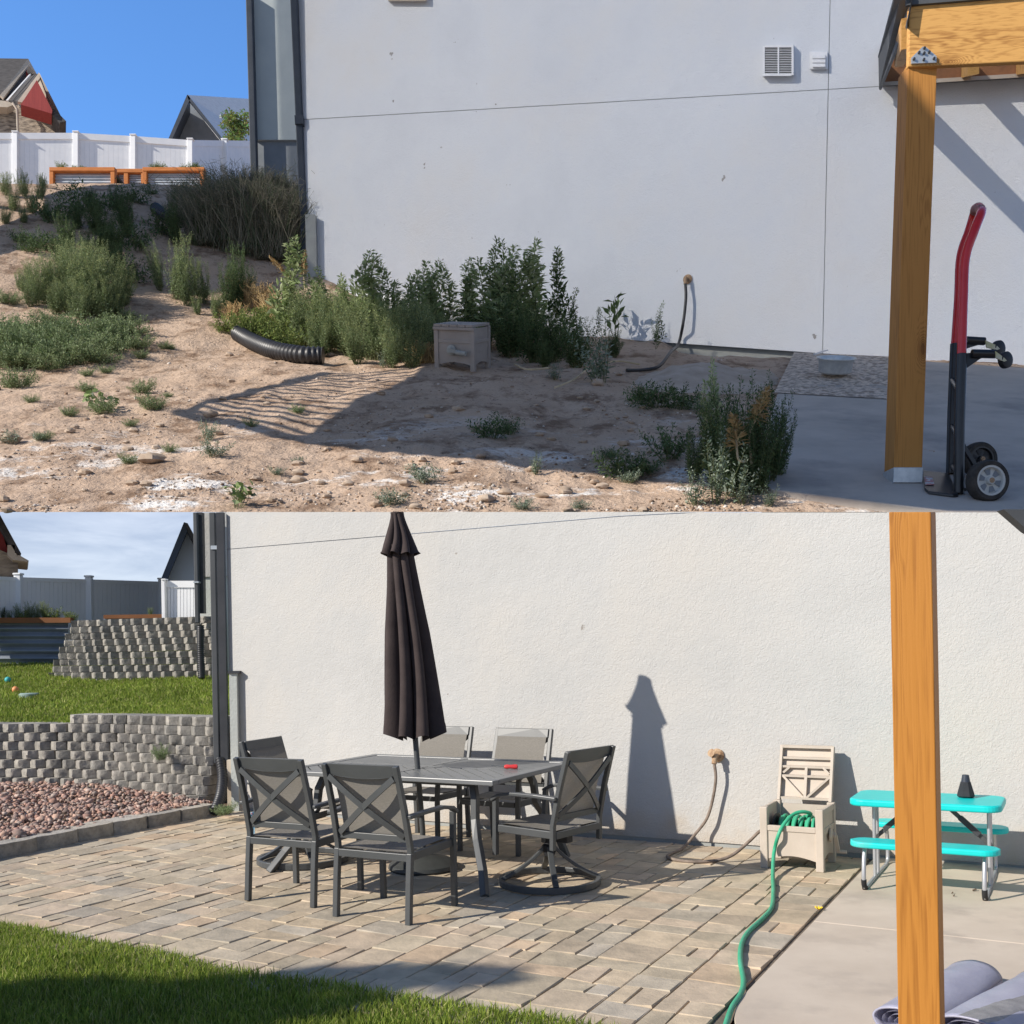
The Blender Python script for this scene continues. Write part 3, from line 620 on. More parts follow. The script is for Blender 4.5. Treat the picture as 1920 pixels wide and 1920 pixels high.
# ================================================================ furniture on the patio
def chair_parts(t, swivel):
    fm = M['dark_alu']
    for s in (-1, 1):
        if not swivel: MB().sweep([(s * .265, -.27, 0), (s * .265, -.255, .25), (s * .265, -.24, .42)], .036, .036, (0, 1, 0)).build('back_leg', fm, t, world=False, bevel=.004)
        z0 = .4 if not swivel else .3
        MB().sweep([(s * .265, -.235, z0), (s * .265, -.24, .46), (s * .262, -.29, .68), (s * .258, -.37, .955)], .034, .032, (0, 1, 0)).build('back_upright', fm, t, world=False, bevel=.004)
        MB().sweep([(s * .285, -.29, .645), (s * .30, -.12, .655), (s * .30, .08, .655), (s * .295, .2, .635), (s * .285, .265, .60)], .045, .024).build('arm', fm, t, world=False, bevel=.006)
        MB().sweep([(s * .28, .24, .61), (s * .272, .25, .42), (s * .272, .255, .0 if not swivel else .22)], .036, .034, (0, 1, 0)).build('front_leg' if not swivel else 'arm_support', fm, t, world=False, bevel=.004)
        MB().sweep([(s * .262, -.25, .40), (s * .262, .25, .405)], .026, .05).build('side_rail', fm, t, world=False, bevel=.004)
    MB().sweep([(-.25, -.245, .395), (.25, -.245, .395)], .026, .045).build('rear_rail', fm, t, world=False, bevel=.003)
    MB().sweep([(-.25, .255, .40), (.25, .255, .40)], .026, .04).build('front_rail', fm, t, world=False, bevel=.003)
    yb = lambda z: -.29 - (z - .68) * .29
    # top rail, its lower edge arched
    n = 10; top = []; bot = []
    for i in range(n + 1):
        u = -1 + 2 * i / n; top.append((.245 * u, yb(.95), .957)); bot.append((.245 * u, yb(.88), .888 - .022 * (1 - u * u)))
    MB().prism(top + bot[::-1], (0, .026, 0)).build('top_rail', fm, t, world=False, bevel=.003)
    MB().sweep([(-.25, yb(.50), .505), (.25, yb(.50), .505)], .024, .04).build('lower_rail', fm, t, world=False, bevel=.003)
    # crossed slats bowed outward
    for s in (-1, 1):
        p = []
        for i in range(9):
            u = i / 8; z = .52 + .36 * u; p.append((s * (-.235 + .47 * u + .0 * math.sin(u * math.pi)), yb(z) - .012 - .03 * math.sin(u * math.pi), z))
        MB().sweep(p, .014, .036, (1 * s * -.6, 0, .7)).build('cross_slat', fm, t, world=False)
    # slings
    MB().quadgrid(lambda u, v: V(-.235 + .47 * u, yb(.52 + .37 * v) + .032 + .012 * math.sin(math.pi * v), .52 + .37 * v), 6, 8).build('back_sling', M['sling'], t, world=False, smooth=60)
    MB().quadgrid(lambda u, v: V(-.235 + .47 * u, -.235 + .475 * v, .425 - .022 * math.sin(math.pi * u) * math.sin(math.pi * v) + .012 * v), 8, 8).build('seat_sling', M['sling'], t, world=False, smooth=60)
    if swivel:
        ring = [(.34 * math.cos(a), .34 * math.sin(a), .03) for a in [2 * math.pi * k / 40 for k in range(41)]]
        MB().sweep(ring, .03, .045).build('base_ring', fm, t, world=False, bevel=.005)
        for k in range(4):
            a = math.pi / 4 + k * math.pi / 2; c, s = math.cos(a), math.sin(a)
            MB().sweep(bez((c * .03, s * .03, .27), (c * .08, s * .08, .2), (c * .2, s * .2, .10), (c * .335, s * .335, .05), 8), .04, .024).build('base_leg', fm, t, world=False, bevel=.004)
        MB().lathe([(.035, .2), (.05, .24), (.05, .27), (.03, .29), (.03, .34)], n=14).build('swivel_column', M['black'], t, world=False, smooth=40)
        MB().box((0, 0, .355), (.22, .3, .03)).build('swivel_plate', M['black'], t, world=False, bevel=.005)
        MB().box((.0, -.13, .33), (.07, .1, .05)).build('spring_box', M['black'], t, world=False, bevel=.006)
GC = 'patio chairs around the dining table'
c1 = thing('patio_chair', 'dark patio chair with crossed back slats, front left of the table', 'chair', P(-4.615, 5.47), TH + R(3), GC, True)
chair_parts(c1, False)
def more(src, a, b, rz, label):
    c = copy_tree(src); c.matrix_basis = Matrix.Translation(P(a, b)) @ Matrix.Rotation(rz, 4, 'Z'); c['label'] = label; LOWER.append(c); return c
more(c1, -3.8, 5.37, TH + R(1.5), 'dark patio chair with crossed back slats, nearest of all, in front of the table')
more(c1, -4.98, 7.5, TH + R(181), 'patio chair facing us behind the table, half hidden by the folded umbrella')
more(c1, -4.18, 7.45, TH + R(179), 'patio chair facing us behind the table, with a dark shadow across its back')
c2 = thing('swivel_chair', 'swivel patio chair on a ring base at the right end of the table', 'chair', P(-3.25, 6.42), TH + R(79), GC, True)
chair_parts(c2, True)
more(c2, -5.36, 6.33, TH - R(82), 'swivel patio chair on a ring base at the left end of the table')
# towel
tw = MB(); o0 = low(473, 1548, 8.55)
tw.quadgrid(lambda u, v: o0 + E1 * (.055 * (u - .5) * (1 + .5 * v)) + E2 * (.02 * math.sin(u * 9)) + V(-.02 * v, 0, .1 - .25 * v + .02 * u), 10, 10)
tm = mat('printed towel', (.12, .42, .62), (.7, .78, .8), sc=22, rough=.9, lo=.42, hi=.55, c3=(.5, .05, .07), sc3=17, lo3=.6, hi3=.64)
ob = tw.build('towel', tm, lower=True, smooth=60); tag(ob, 'small blue and white printed towel hanging at the left of the chairs', 'towel')
so = ob.modifiers.new('thick', 'SOLIDIFY'); so.thickness = .006
# table
A0, A1, B0, B1, ZT = -5.36, -3.46, 6.02, 7.3, .735
tb = thing('dining_table', 'large dark grey slatted metal dining table with curved legs', 'table', P((A0 + A1) / 2, (B0 + B1) / 2), TH, lower=True)
m = MB()
for p in ((A0, B0, A1, B0), (A0, B1, A1, B1), (A0, B0, A0, B1), (A1, B0, A1, B1)):
    horiz = p[1] == p[3]; e = .045 if horiz else -.045; o = .04
    q0, q1 = P(p[0], p[1], ZT), P(p[2], p[3], ZT)
    inn = E2 * (o if p[1] == B0 else -o) if horiz else E1 * (o if p[0] == A0 else -o)
    if horiz: m.sweep([q0 + inn, q1 + inn], .08, .034)
    else: m.sweep([q0 + inn + E2 * .081, q1 + inn - E2 * .081], .08, .034)
m.build('frame', M['tabletop'], tb, bevel=.006)
m = MB(); am, bm = (A0 + A1) / 2, (B0 + B1) / 2
m.sweep([P(am, B0 + .081, ZT), P(am, B1 - .081, ZT)], .06, .03); m.sweep([P(A0 + .081, bm, ZT), P(am - .031, bm, ZT)], .06, .03); m.sweep([P(am + .031, bm, ZT), P(A1 - .081, bm, ZT)], .06, .03)
m.build('cross_rail', M['tabletop'], tb)
def clip(poly, x0, x1, y0, y1):
    for ax, lim, sg in ((0, x0, 1), (0, x1, -1), (1, y0, 1), (1, y1, -1)):
        out = []
        for i in range(len(poly)):
            p, q = poly[i - 1], poly[i]; ip, iq = sg * (p[ax] - lim) >= 0, sg * (q[ax] - lim) >= 0
            if ip != iq:
                t = (lim - p[ax]) / (q[ax] - p[ax]); out.append((p[0] + (q[0] - p[0]) * t, p[1] + (q[1] - p[1]) * t))
            if iq: out.append(q)
        poly = out
        if not poly: break
    return poly
m = MB()
for xa, xb, ya, yb_, sg in ((A0 + .084, am - .033, B0 + .084, bm - .033, -1), (am + .033, A1 - .084, B0 + .084, bm - .033, -1), (A0 + .084, am - .033, bm + .033, B1 - .084, 1), (am + .033, A1 - .084, bm + .033, B1 - .084, 1)):
    k = -12
    while k < 24:
        w, g = .082, .012; s = xa - 1 + k * (w + g) * 1.3
        pg = clip([(s, ya - .01), (s + w * 1.3, ya - .01), (s + w * 1.3 + sg * (yb_ - ya + .02), yb_ + .01), (s + sg * (yb_ - ya + .02), yb_ + .01)], xa, xb, ya, yb_)
        if len(pg) > 2: m.prism([P(x, y, ZT + .013) for x, y in pg], (0, 0, -.016))
        k += 1
m.build('slats', M['tabletop'], tb)
for sa, a in ((-1, A0), (1, A1)):
    for sb, b in ((-1, B0), (1, B1)):
        i = lambda o, q, z: P(a - sa * o, b - sb * q, z)
        MB().sweep([i(.30, .24, ZT - .018), i(.26, .2, .6), i(.25, .18, .45), i(.2, .12, .32), i(.09, -.0, .14), i(.02, -.1, 0)] if sb < 0 else
                   [i(.30, .24, ZT - .018), i(.26, .2, .6), i(.25, .18, .45), i(.2, .12, .32), i(.12, .04, .14), i(.08, .0, 0)], .05, .05, (0, 0, 1) if False else tuple(E2)).build('leg', M['dark_alu'], tb, bevel=.006)
m = MB(); m.sweep([P(A0 + .3, B0 + .22, ZT - .04), P(A1 - .3, B0 + .22, ZT - .04)], .03, .04); m.sweep([P(A0 + .3, B1 - .22, ZT - .04), P(A1 - .3, B1 - .22, ZT - .04)], .03, .04); m.build('under_rail', M['dark_alu'], tb)
# screwdriver
sd = thing('screwdriver', 'screwdriver with a red handle lying on the table', 'screwdriver', pave(948, 1437, ZT + .03), TH, lower=True)
q0 = pave(945, 1437.5, ZT + .034); q1 = pave(970, 1437.5, ZT + .034); q2 = pave(922, 1434.5, ZT + .03)
dv = (q1 - q0).normalized()
MB().lathe([(.0, 0), (.012, .003), (.017, .02), (.014, .045), (.018, .08), (.016, .1), (.0, .105)], q0, dv, 12).build('handle', mat('red grip', (.5, .03, .035), (.58, .05, .05), rough=.35), sd, smooth=40)
MB().tube([q0, q2], .0045, 8).build('shaft', M['dark_alu'], sd, smooth=40)
# ---------------------------------------------------------------- umbrella
ub = P(-4.35, 6.5); um = thing('patio_umbrella', 'tall folded dark brown patio umbrella rising through the dining table', 'umbrella', ub, TH, lower=True)
MB().lathe([(.0, 0), (.25, 0), (.262, .015), (.255, .04), (.2, .075), (.09, .1), (.05, .115), (.045, .16), (.0, .165)], ub, n=32).build('base', M['umb_base'], um, smooth=35)
lean = lambda z: ub + V(-.062 * (z - .3) if z > .3 else 0, 0, z)
MB().tube([lean(.1), lean(.3), lean(1.2), lean(2.4)], .021, 12).build('pole', M['dark_alu'], um, smooth=60)
zt0 = top960(-4.35, 6.5)
def folded(z0, z1, rfun, nf, amp, sharp, seed, nz=26, na=112, hem=0):
    rs = random.Random(seed); am_ = [rs.uniform(.7, 1.25) for _ in range(nf)]; off = [rs.uniform(-.12, .12) for _ in range(nf)]
    def fn(u, v):
        th = u * 2 * math.pi; ph = u * nf; i = int(ph) % nf; f = ph - int(ph)
        fold = abs(math.sin(math.pi * (f + off[i] * math.sin(math.pi * f)))) ** sharp
        z = z1 + (z0 - z1) * v; r = rfun(v) * (1 + amp * am_[i] * (fold - .62) * (.35 + .65 * min(1, v * 2.2)))
        c = lean(max(z, .31)); zz = z + (hem * (fold - .5) * am_[i] if v > .93 else 0) + .004 * noise.noise(V(u * 20, v * 9, seed))
        tw_ = th + .25 * math.sin(v * 3)
        return V(c.x + r * math.cos(tw_), c.y + r * math.sin(tw_), zz)
    return MB().quadgrid(fn, na, nz)
zb0 = .99
cap_z = 2.365
c_ = folded(zb0, cap_z + .06, lambda v: .088 + .098 * v ** 1.1, 8, .8, .7, 3, hem=.06)
co = c_.build('canopy', M['canopy'], um, smooth=50)
c_ = folded(cap_z - .015, zt0, lambda v: .046 + .085 * v ** 1.4, 8, .5, .8, 5, nz=12, hem=.03)
c_.build('vent_flap', M['canopy'], um, smooth=50)
MB().lathe([(.0, .0), (.05, 0), (.05, -.012), (.03, -.03)], lean(zt0 - .001), n=20).build('crown_plate', M['canopy'], um)
# ---------------------------------------------------------------- open hose reel box
hb = thing('hose_reel_box', 'open taupe hose reel box with its lid up against the wall, full of green hose', 'hose reel', P(-1.83, 7.74), TH, lower=True)
BA0, BA1, BB0, BB1, BH = -2.085, -1.63, 7.53, 7.97, .445
def lb(mb, a0, a1, b0, b1, z0, z1): 
    return mb.hexa([P(a0, b0, z0), P(a1, b0, z0), P(a1, b1, z0), P(a0, b1, z0), P(a0, b0, z1), P(a1, b0, z1), P(a1, b1, z1), P(a0, b1, z1)])
for a, b in ((BA0, BB0), (BA1 - .055, BB0), (BA0, BB1 - .055), (BA1 - .055, BB1 - .055)):
    m = MB(); lb(m, a, a + .055, b, b + .055, 0, BH); m.build('corner_leg', M['reel'], hb, bevel=.006)
def arch(a0, b0, a1, b1, z0, z1, t, rise=.03):
    n = 8; pts = [P(a0, b0, z1), P(a1, b1, z1)] + [P(a1 + (a0 - a1) * i / n, b1 + (b0 - b1) * i / n, z0 + rise * math.sin(math.pi * i / n)) for i in range(n + 1)]
    return MB().prism(pts, t)
arch(BA0 + .055, BB0 + .012, BA1 - .055, BB0 + .012, .07, .29, E2 * .018).build('front_panel', M['reel'], hb)
m = MB(); lb(m, BA0 + .055, BA1 - .055, BB0 + .004, BB0 + .03, .275, .315); m.build('front_rail', M['reel'], hb, bevel=.004)
arch(BA1 - .012, BB0 + .055, BA1 - .012, BB1 - .055, .07, .40, E1 * -.018).build('side_panel', M['reel'], hb)
arch(BA0 + .012, BB0 + .055, BA0 + .012, BB1 - .055, .07, .40, E1 * .018).build('side_panel', M['reel'], hb)
for a in (BA1 - .03, BA0 + .004):
    m = MB(); lb(m, a, a + .026, BB0 + .055, BB1 - .055, .395, .44); lb(m, a, a + .026, BB0 + .055, BB1 - .055, .255, .3); m.build('side_rail', M['reel'], hb, bevel=.004)
m = MB(); lb(m, BA0 + .055, BA1 - .055, BB1 - .03, BB1 - .012, .07, .42); m.build('back_panel', M['reel'], hb)
# lid, opened against the wall: rim, cross ribs, diagonal braces
LT = lambda x, y, o=0: P(BA0 + .035 + x, BB1 - .01 + .13 * y + o, BH - .005 + .405 * y)
m = MB()
m.prism([LT(.01, .02, .02), LT(.375, .02, .02), LT(.375, .99, .02), LT(.01, .99, .02)], E2 * .012)
m.build('lid_board', M['reel'], hb)
m = MB()
def rib(p, q, w=.016, h=.03): m.sweep([LT(*p), LT(*q)], w, h, tuple(E2))
rib((0, 0), (0, 1), .02, .05); rib((.385, 0), (.385, 1), .02, .05); rib((0, .99), (.385, .99), .02, .05)
rib((.01, .78), (.375, .78)); rib((.01, .62), (.375, .62)); rib((.01, .45), (.375, .45)); rib((.01, .05), (.375, .05)); rib((.195, .05), (.195, .63), .02)
rib((.02, .45), (.185, .06)); rib((.37, .45), (.205, .06)); rib((.02, .5), (.07, .62)); rib((.37, .5), (.32, .62))
m.build('lid_frame', M['reel'], hb)
# crank on the right side
cr0 = P(BA1 + .004, BB0 + .22, .235)
m = MB(); m.lathe([(.0, 0), (.05, 0), (.05, .01), (.02, .02), (.02, .04)], cr0, E1, 16); m.sweep([cr0 + E1 * .035, cr0 + E1 * .04 + E2 * .07 + V(0, 0, -.13)], .02, .025, tuple(E1)); m.tube([cr0 + E1 * .03 + E2 * .07 + V(0, 0, -.13), cr0 + E1 * .1 + E2 * .07 + V(0, 0, -.13)], .013, 10)
m.build('crank', M['reel'], hb, smooth=35)
# reel drum inside
ctr = P((BA0 + BA1) / 2, (BB0 + BB1) / 2, .24)
MB().lathe([(.0, -.165), (.13, -.165), (.13, -.15), (.07, -.15), (.07, .15), (.13, .15), (.13, .165), (.0, .165)], ctr, E1, 28).build('drum', M['black'], hb, smooth=35)
# green hose: wound turns, then over the front and away across the paving
coil = []
for i in range(360):
    th = i / 360 * 2 * math.pi * 11; r = .105 + .0135 * (i > 180); s = -.13 + .26 * ((i % 180) / 180 if i <= 180 else 1 - (i - 180) / 180)
    coil.append(ctr + E1 * s + E2 * (r * math.cos(th)) + V(0, 0, r * math.sin(th)))
lead = spline([ctr + E1 * .13 + V(0, 0, .135), ctr + E1 * .06 + E2 * -.08 + V(0, 0, .165), P(-1.86, 7.62, .39), P(-1.905, 7.54, .335), P(-1.94, 7.49, .25), pave(1451, 1600, .12), pave(1449, 1640, .03),
               pave(1450, 1668, .014), pave(1447, 1700, .014), pave(1430, 1722, .014), pave(1405, 1745, .014), pave(1391, 1768, .014), pave(1388, 1800, .014), pave(1394, 1840, .014),
               pave(1388, 1865, .014), pave(1372, 1890, .014), pave(1360, 1925, .014), pave(1350, 1960, .014)], 8)
tag(MB().tube(coil + lead[3:], .0135, 8).build('garden_hose', M['green_hose'], lower=True, smooth=60), 'bright green hose wound in the box and snaking over the paving towards us', 'hose')
# ---------------------------------------------------------------- child's picnic table
pt = thing('picnic_table', 'small turquoise folding picnic table with two benches and silver tube legs', 'table', P(-.9, 7.52), TH, lower=True)
def rslab(a0, a1, b0, b1, z0, z1, r, n=7):
    pts = []
    for cx_, cy_, s in ((a1 - r, b1 - r, 0), (a0 + r, b1 - r, 1), (a0 + r, b0 + r, 2), (a1 - r, b0 + r, 3)):
        for i in range(n + 1):
            t = (s + i / n) * math.pi / 2; pts.append(P(cx_ + r * math.cos(t), cy_ + r * math.sin(t), z1))
    return MB().prism(pts, (0, 0, z0 - z1))
rslab(-1.41, -.46, 7.27, 7.8, .525, .573, .1).build('tabletop', M['teal'], pt, bevel=.014, seg=3)
rslab(-1.36, -.46, 7.0, 7.2, .295, .335, .1).build('bench', M['teal'], pt, bevel=.012, seg=3)
rslab(-1.36, -.46, 7.84, 8.05, .295, .335, .1).build('bench', M['teal'], pt, bevel=.012, seg=3)
for a in (-1.27, -.55):
    m = MB()
    pth = spline([P(a, 7.1, .29), P(a, 7.06, .2), P(a, 7.045, .08), P(a, 7.09, .02), P(a, 7.3, .018), P(a, 7.52, .018), P(a, 7.75, .018), P(a, 7.96, .02), P(a, 8.0, .08), P(a, 7.99, .2), P(a, 7.95, .29)], 6)
    m.tube(pth, .014, 10)
    for b in (7.46, 7.58): m.tube([P(a, b, .02), P(a, b, .515)], .0125, 8)
    m.build('leg_frame', M['silver'], pt, smooth=60)
    MB().tube([P(a, 7.043, .085), P(a, 7.05, .05), P(a, 7.075, .022), P(a, 7.11, .017)], .0175, 10).build('foot_cap', M['black'], pt, smooth=60)
for a, s in ((-1.29, 1), (-.53, -1)):
    MB().sweep([P(a + s * .005, 7.52, .27), P(a + s * .27, 7.52, .515)], .02, .028).build('brace', M['dark_alu'], pt, bevel=.004)
    MB().sweep([P(a + s * .08, 7.505, .345), P(a + s * .2, 7.505, .455)], .03, .036).build('brace_sleeve', M['spout'], pt, bevel=.004)
cb = P(-.70, 7.62, .574)
ln = thing('bottle', 'black faceted bottle standing on the turquoise picnic table', 'bottle', cb, TH, lower=True)
MB().lathe([(.045, 0), (.06, .012), (.056, .03), (.034, .105), (.0, .105)], cb, n=8).build('body', M['black'], ln)
MB().lathe([(.03, .103), (.022, .15), (.019, .153), (.0, .152)], cb, n=12).build('cap', mat('bottle cap', (.035, .04, .055), (.05, .055, .07), rough=.4), ln, smooth=30)
# ---------------------------------------------------------------- post of the patio cover, and its brace at the right edge
pc = thing('patio_cover', 'orange brown timber post of the patio cover, with a dark brace at the right edge', 'patio cover', pave(1720, 2080), TH, lower=True)
def lpost():
    q = low(1715.5, 1500, 3.70); ff = V(q.x, q.y, 0); z1 = None
    c = ff + E2 * .07
    pts = [c - E1 * .0705 - E2 * .07, c + E1 * .0705 - E2 * .07, c + E1 * .0705 + E2 * .07, c - E1 * .0705 + E2 * .07]
    def tp(p):
        lo, hi = 0., 6.
        for _ in range(40):
            mm = (lo + hi) / 2; w = ROLL @ V(p.x, p.y, mm); lo, hi = (mm, hi) if YH - (w.z - EYE) / w.y * F > 960 else (lo, mm)
        return lo
    tops = [tp(p) for p in pts]
    m = MB().hexa([V(p.x, p.y, .013) for p in pts] + [V(p.x, p.y, t) for p, t in zip(pts, tops)]); m.build('post', M['post_low'], pc, bevel=.004)
lpost()
MB().prism([low(1882, 955, 3.4), low(1928, 995, 3.4), low(1990, 1030, 3.4), low(2700, 1030, 3.4), low(2700, 955, 3.4)], (0, .05, 0)).build('brace', M['fascia'], pc)
# ---------------------------------------------------------------- rolled plastic floor mats
def roll(name, p, q, r, label, grey=False):
    ax = (q - p); L_ = ax.length; ax.normalize(); sd = ax.cross(V(0, 0, 1)).normalized(); t = thing(name, label, 'roll', p, 0, lower=True)
    def fn(u, v):
        th = 2 * math.pi * u; rr = r * (1 + .05 * math.sin(3 * th + 4 * v) + .03 * noise.noise(V(math.cos(th) * 2, math.sin(th) * 2, v * 4)))
        return p + ax * (L_ * v) + sd * (rr * 1.5 * math.cos(th)) + V(0, 0, r * .78 + rr * .76 * math.sin(th))
    o = MB().quadgrid(fn, 40, 24).build('outer_layer', M['mat_roll'], t, smooth=60); s_ = o.modifiers.new('thick', 'SOLIDIFY'); s_.thickness = .008
    sp = []
    for k in range(3):
        def f2(u, v, k=k):
            th = 2 * math.pi * u; rr = r * (.82 - .22 * k - .1 * u); return p + ax * (.01 + (L_ - .02) * v) + sd * (rr * 1.5 * math.cos(th)) + V(0, 0, r * .78 + rr * .76 * math.sin(th))
        MB().quadgrid(f2, 28, 3).build('inner_layer', M['mat_roll'], t, smooth=60)
    if grey:
        def f3(u, v):
            th = math.pi * (.05 + .62 * u); rr = r * 1.03; w = min(1, max(0, v)); k = .0 + .95 * w
            return p + ax * (L_ * (k * (.35 + .6 * (1 - u)) + .004)) + sd * (rr * 1.5 * math.cos(th)) + V(0, 0, r * .8 + rr * .78 * math.sin(th))
        MB().quadgrid(f3, 24, 16).build('loose_flap', M['mat_grey'], t, smooth=60)
    return t
roll('plastic_roll', pave(1692, 1948, .0), pave(1830, 1852, .0), .078, 'rolled lavender plastic film partly behind the post')
roll('plastic_roll', pave(1822, 1985, .0), pave(1975, 1885, .0), .10, 'lavender and grey plastic roll at the bottom right corner', True)
q = pave(1535, 1706.5, .014); m = MB()
for k in range(7):
    a = k * .9; m.slab([q, q + V(.018 * math.cos(a), .018 * math.sin(a), .012), q + V(.026 * math.cos(a + .4), .026 * math.sin(a + .4), .02), q + V(.016 * math.cos(a + .8), .016 * math.sin(a + .8), .01)], .004)
tag(m.build('flower', mat('yellow petal', (.75, .5, .02), (.8, .56, .05)), lower=True), 'small yellow flower head dropped at the edge of the concrete pad', 'flower')
for px, py, s in ((1824, 1671, .03), (1784, 1676, .014), (1787, 1681, .014)):
    q = pave(px, py, .014); tag(MB().slab([q, q + V(s, .2 * s, .006), q + V(s * .9, s * .6, .012), q + V(.1 * s, s * .5, .004)], .003).build('dry_leaf', mat('dry leaf', (.1, .07, .05), (.15, .1, .07)), lower=True),
        'brown dry leaf scrap lying on the concrete under the picnic table', 'leaf', 'dry leaf scraps on the concrete pad')
# ================================================================ UPPER PLACE: the unfinished yard on the slope above
SL = math.atan(.4251)
def plane_z(y): return EYE + .4251 * y - CG / F
def bump_h(x, y):
    zr = y / 4.438; xr = x / K
    t = ((zr - 7.5) + (-xr - 3) * .6) / 9
    h = 2.03 * K * sstep(t) * sstep((-xr - .6) / 2.2)
    d = y - (41.0 - .33 * x)                           # trench against the house where the footing shows
    h -= .75 * math.exp(-(d / 1.5) ** 2) * sstep((x - 5.5) / 1.5) * sstep((13.4 - x) / .6)
    return h
def dirt_noise(x, y):
    e = min(1, max(0, (y - 17.5) / 1.5))
    n = .16 * noise.noise(V(x * .35, y * .22, 1)) + .07 * noise.noise(V(x * 1.1, y * .7, 5)) + .06 * noise.noise(V(x * 2.6, y * 1.8, 9)) + .035 * abs(noise.noise(V(x * 7, y * 5, 3)))
    return n * e
def terr(x, y): return plane_z(y) + bump_h(x, y) + dirt_noise(x, y)
def yd(px, py, far=150.):
    """the point of the dirt slope seen at a photo pixel"""
    dx, dz = (px - CX) / F, (YH - py) / F; y = 17.5; step = .5
    f = lambda y: EYE + dz * y - terr(dx * y, y)
    if f(y) < 0: return V(dx * y, y, terr(dx * y, y))
    while y < far:
        if f(y + step) < 0:
            lo, hi = y, y + step
            for _ in range(30):
                m = (lo + hi) / 2; lo, hi = (m, hi) if f(m) > 0 else (lo, m)
            return V(dx * lo, lo, terr(dx * lo, lo))
        y += step
    return V(dx * far, far, terr(dx * far, far))
def slope_mat():
    m = mat('dry dirt', (.46, .33, .235), (.58, .435, .325), sc=.5, rough=1, spec=.1, lo=.3, hi=.7)
    nt = m.node_tree; N = nt.nodes; L = nt.links; b = N['Principled BSDF']; src = b.inputs['Base Color'].links[0].from_socket
    tc = N.new('ShaderNodeTexCoord')
    def noi(s, d=6, st=(1, 1, 1), ro=.6):
        mp = N.new('ShaderNodeMapping'); mp.inputs['Scale'].default_value = st; L.new(tc.outputs['Object'], mp.inputs[0])
        n = N.new('ShaderNodeTexNoise'); n.inputs['Scale'].default_value = s; n.inputs['Detail'].default_value = d; n.inputs['Roughness'].default_value = ro; L.new(mp.outputs[0], n.inputs[0]); return n.outputs[0]
    def step(v, lo, hi):
        r = N.new('ShaderNodeMapRange'); r.inputs[1].default_value = lo; r.inputs[2].default_value = hi; L.new(v, r.inputs[0]); return r.outputs[0]
    def mul(a, c):
        x = N.new('ShaderNodeMath'); x.operation = 'MULTIPLY'; L.new(a, x.inputs[0])
        if isinstance(c, float): x.inputs[1].default_value = c
        else: L.new(c, x.inputs[1])
        return x.outputs[0]
    def mix(a, c, f):
        x = N.new('ShaderNodeMix'); x.data_type = 'RGBA'; L.new(f, x.inputs['Factor']); L.new(a, x.inputs['A']); x.inputs['B'].default_value = (*c, 1); return x.outputs['Result']
    sep = N.new('ShaderNodeSeparateXYZ'); L.new(tc.outputs['Object'], sep.inputs[0])
    out = mix(src, (.20, .125, .08), mul(step(noi(.9, 9, (1, .7, 1), .72), .50, .62), .85))           # damp brown crumbs
    near = step(sep.outputs[1], 27., 18.5)
    salt = mul(step(noi(.6, 9, (.6, 1, 1), .66), .535, .585), near)                                # white salt crust near the front
    salt = mul(salt, step(noi(5, 5), .36, .5))
    out = mix(out, (.80, .76, .71), salt)
    out = mix(out, (.12, .08, .055), mul(step(noi(5, 6, (1, .6, 1), .7), .585, .66), .8))
    L.new(out, b.inputs['Base Color'])
    bp = N.new('ShaderNodeBump'); bp.inputs['Strength'].default_value = 1; bp.inputs['Distance'].default_value = .13
    ad = N.new('ShaderNodeMath'); ad.operation = 'ADD'; L.new(noi(2.2, 8, (1, .7, 1), .65), ad.inputs[0]); L.new(mul(noi(9, 5), .4), ad.inputs[1])
    L.new(ad.outputs[0], bp.inputs['Height']); L.new(bp.outputs[0], b.inputs['Normal']); return m
M['dirt'] = slope_mat()
def slope():
    nu, nv = 330, 300; n0 = (nu + 1) * (nv + 1); v = []
    for j in range(nv + 1):
        y = 17.5 * (150 / 17.5) ** ((j / nv) ** 1.25)
        for i in range(nu + 1):
            x = (-1300 + 2900 * i / nu) / F * y; v.append((x, y, terr(x, y)))
    f = np.array([(j * (nu + 1) + i, j * (nu + 1) + i + 1, (j + 1) * (nu + 1) + i + 1, (j + 1) * (nu + 1) + i) for j in range(nv) for i in range(nu)])
    o = fast_mesh('dirt_yard', np.array(v), f, M['dirt']); o.data.polygons.foreach_set('use_smooth', [True] * len(o.data.polygons)); o['kind'] = 'structure'
slope()
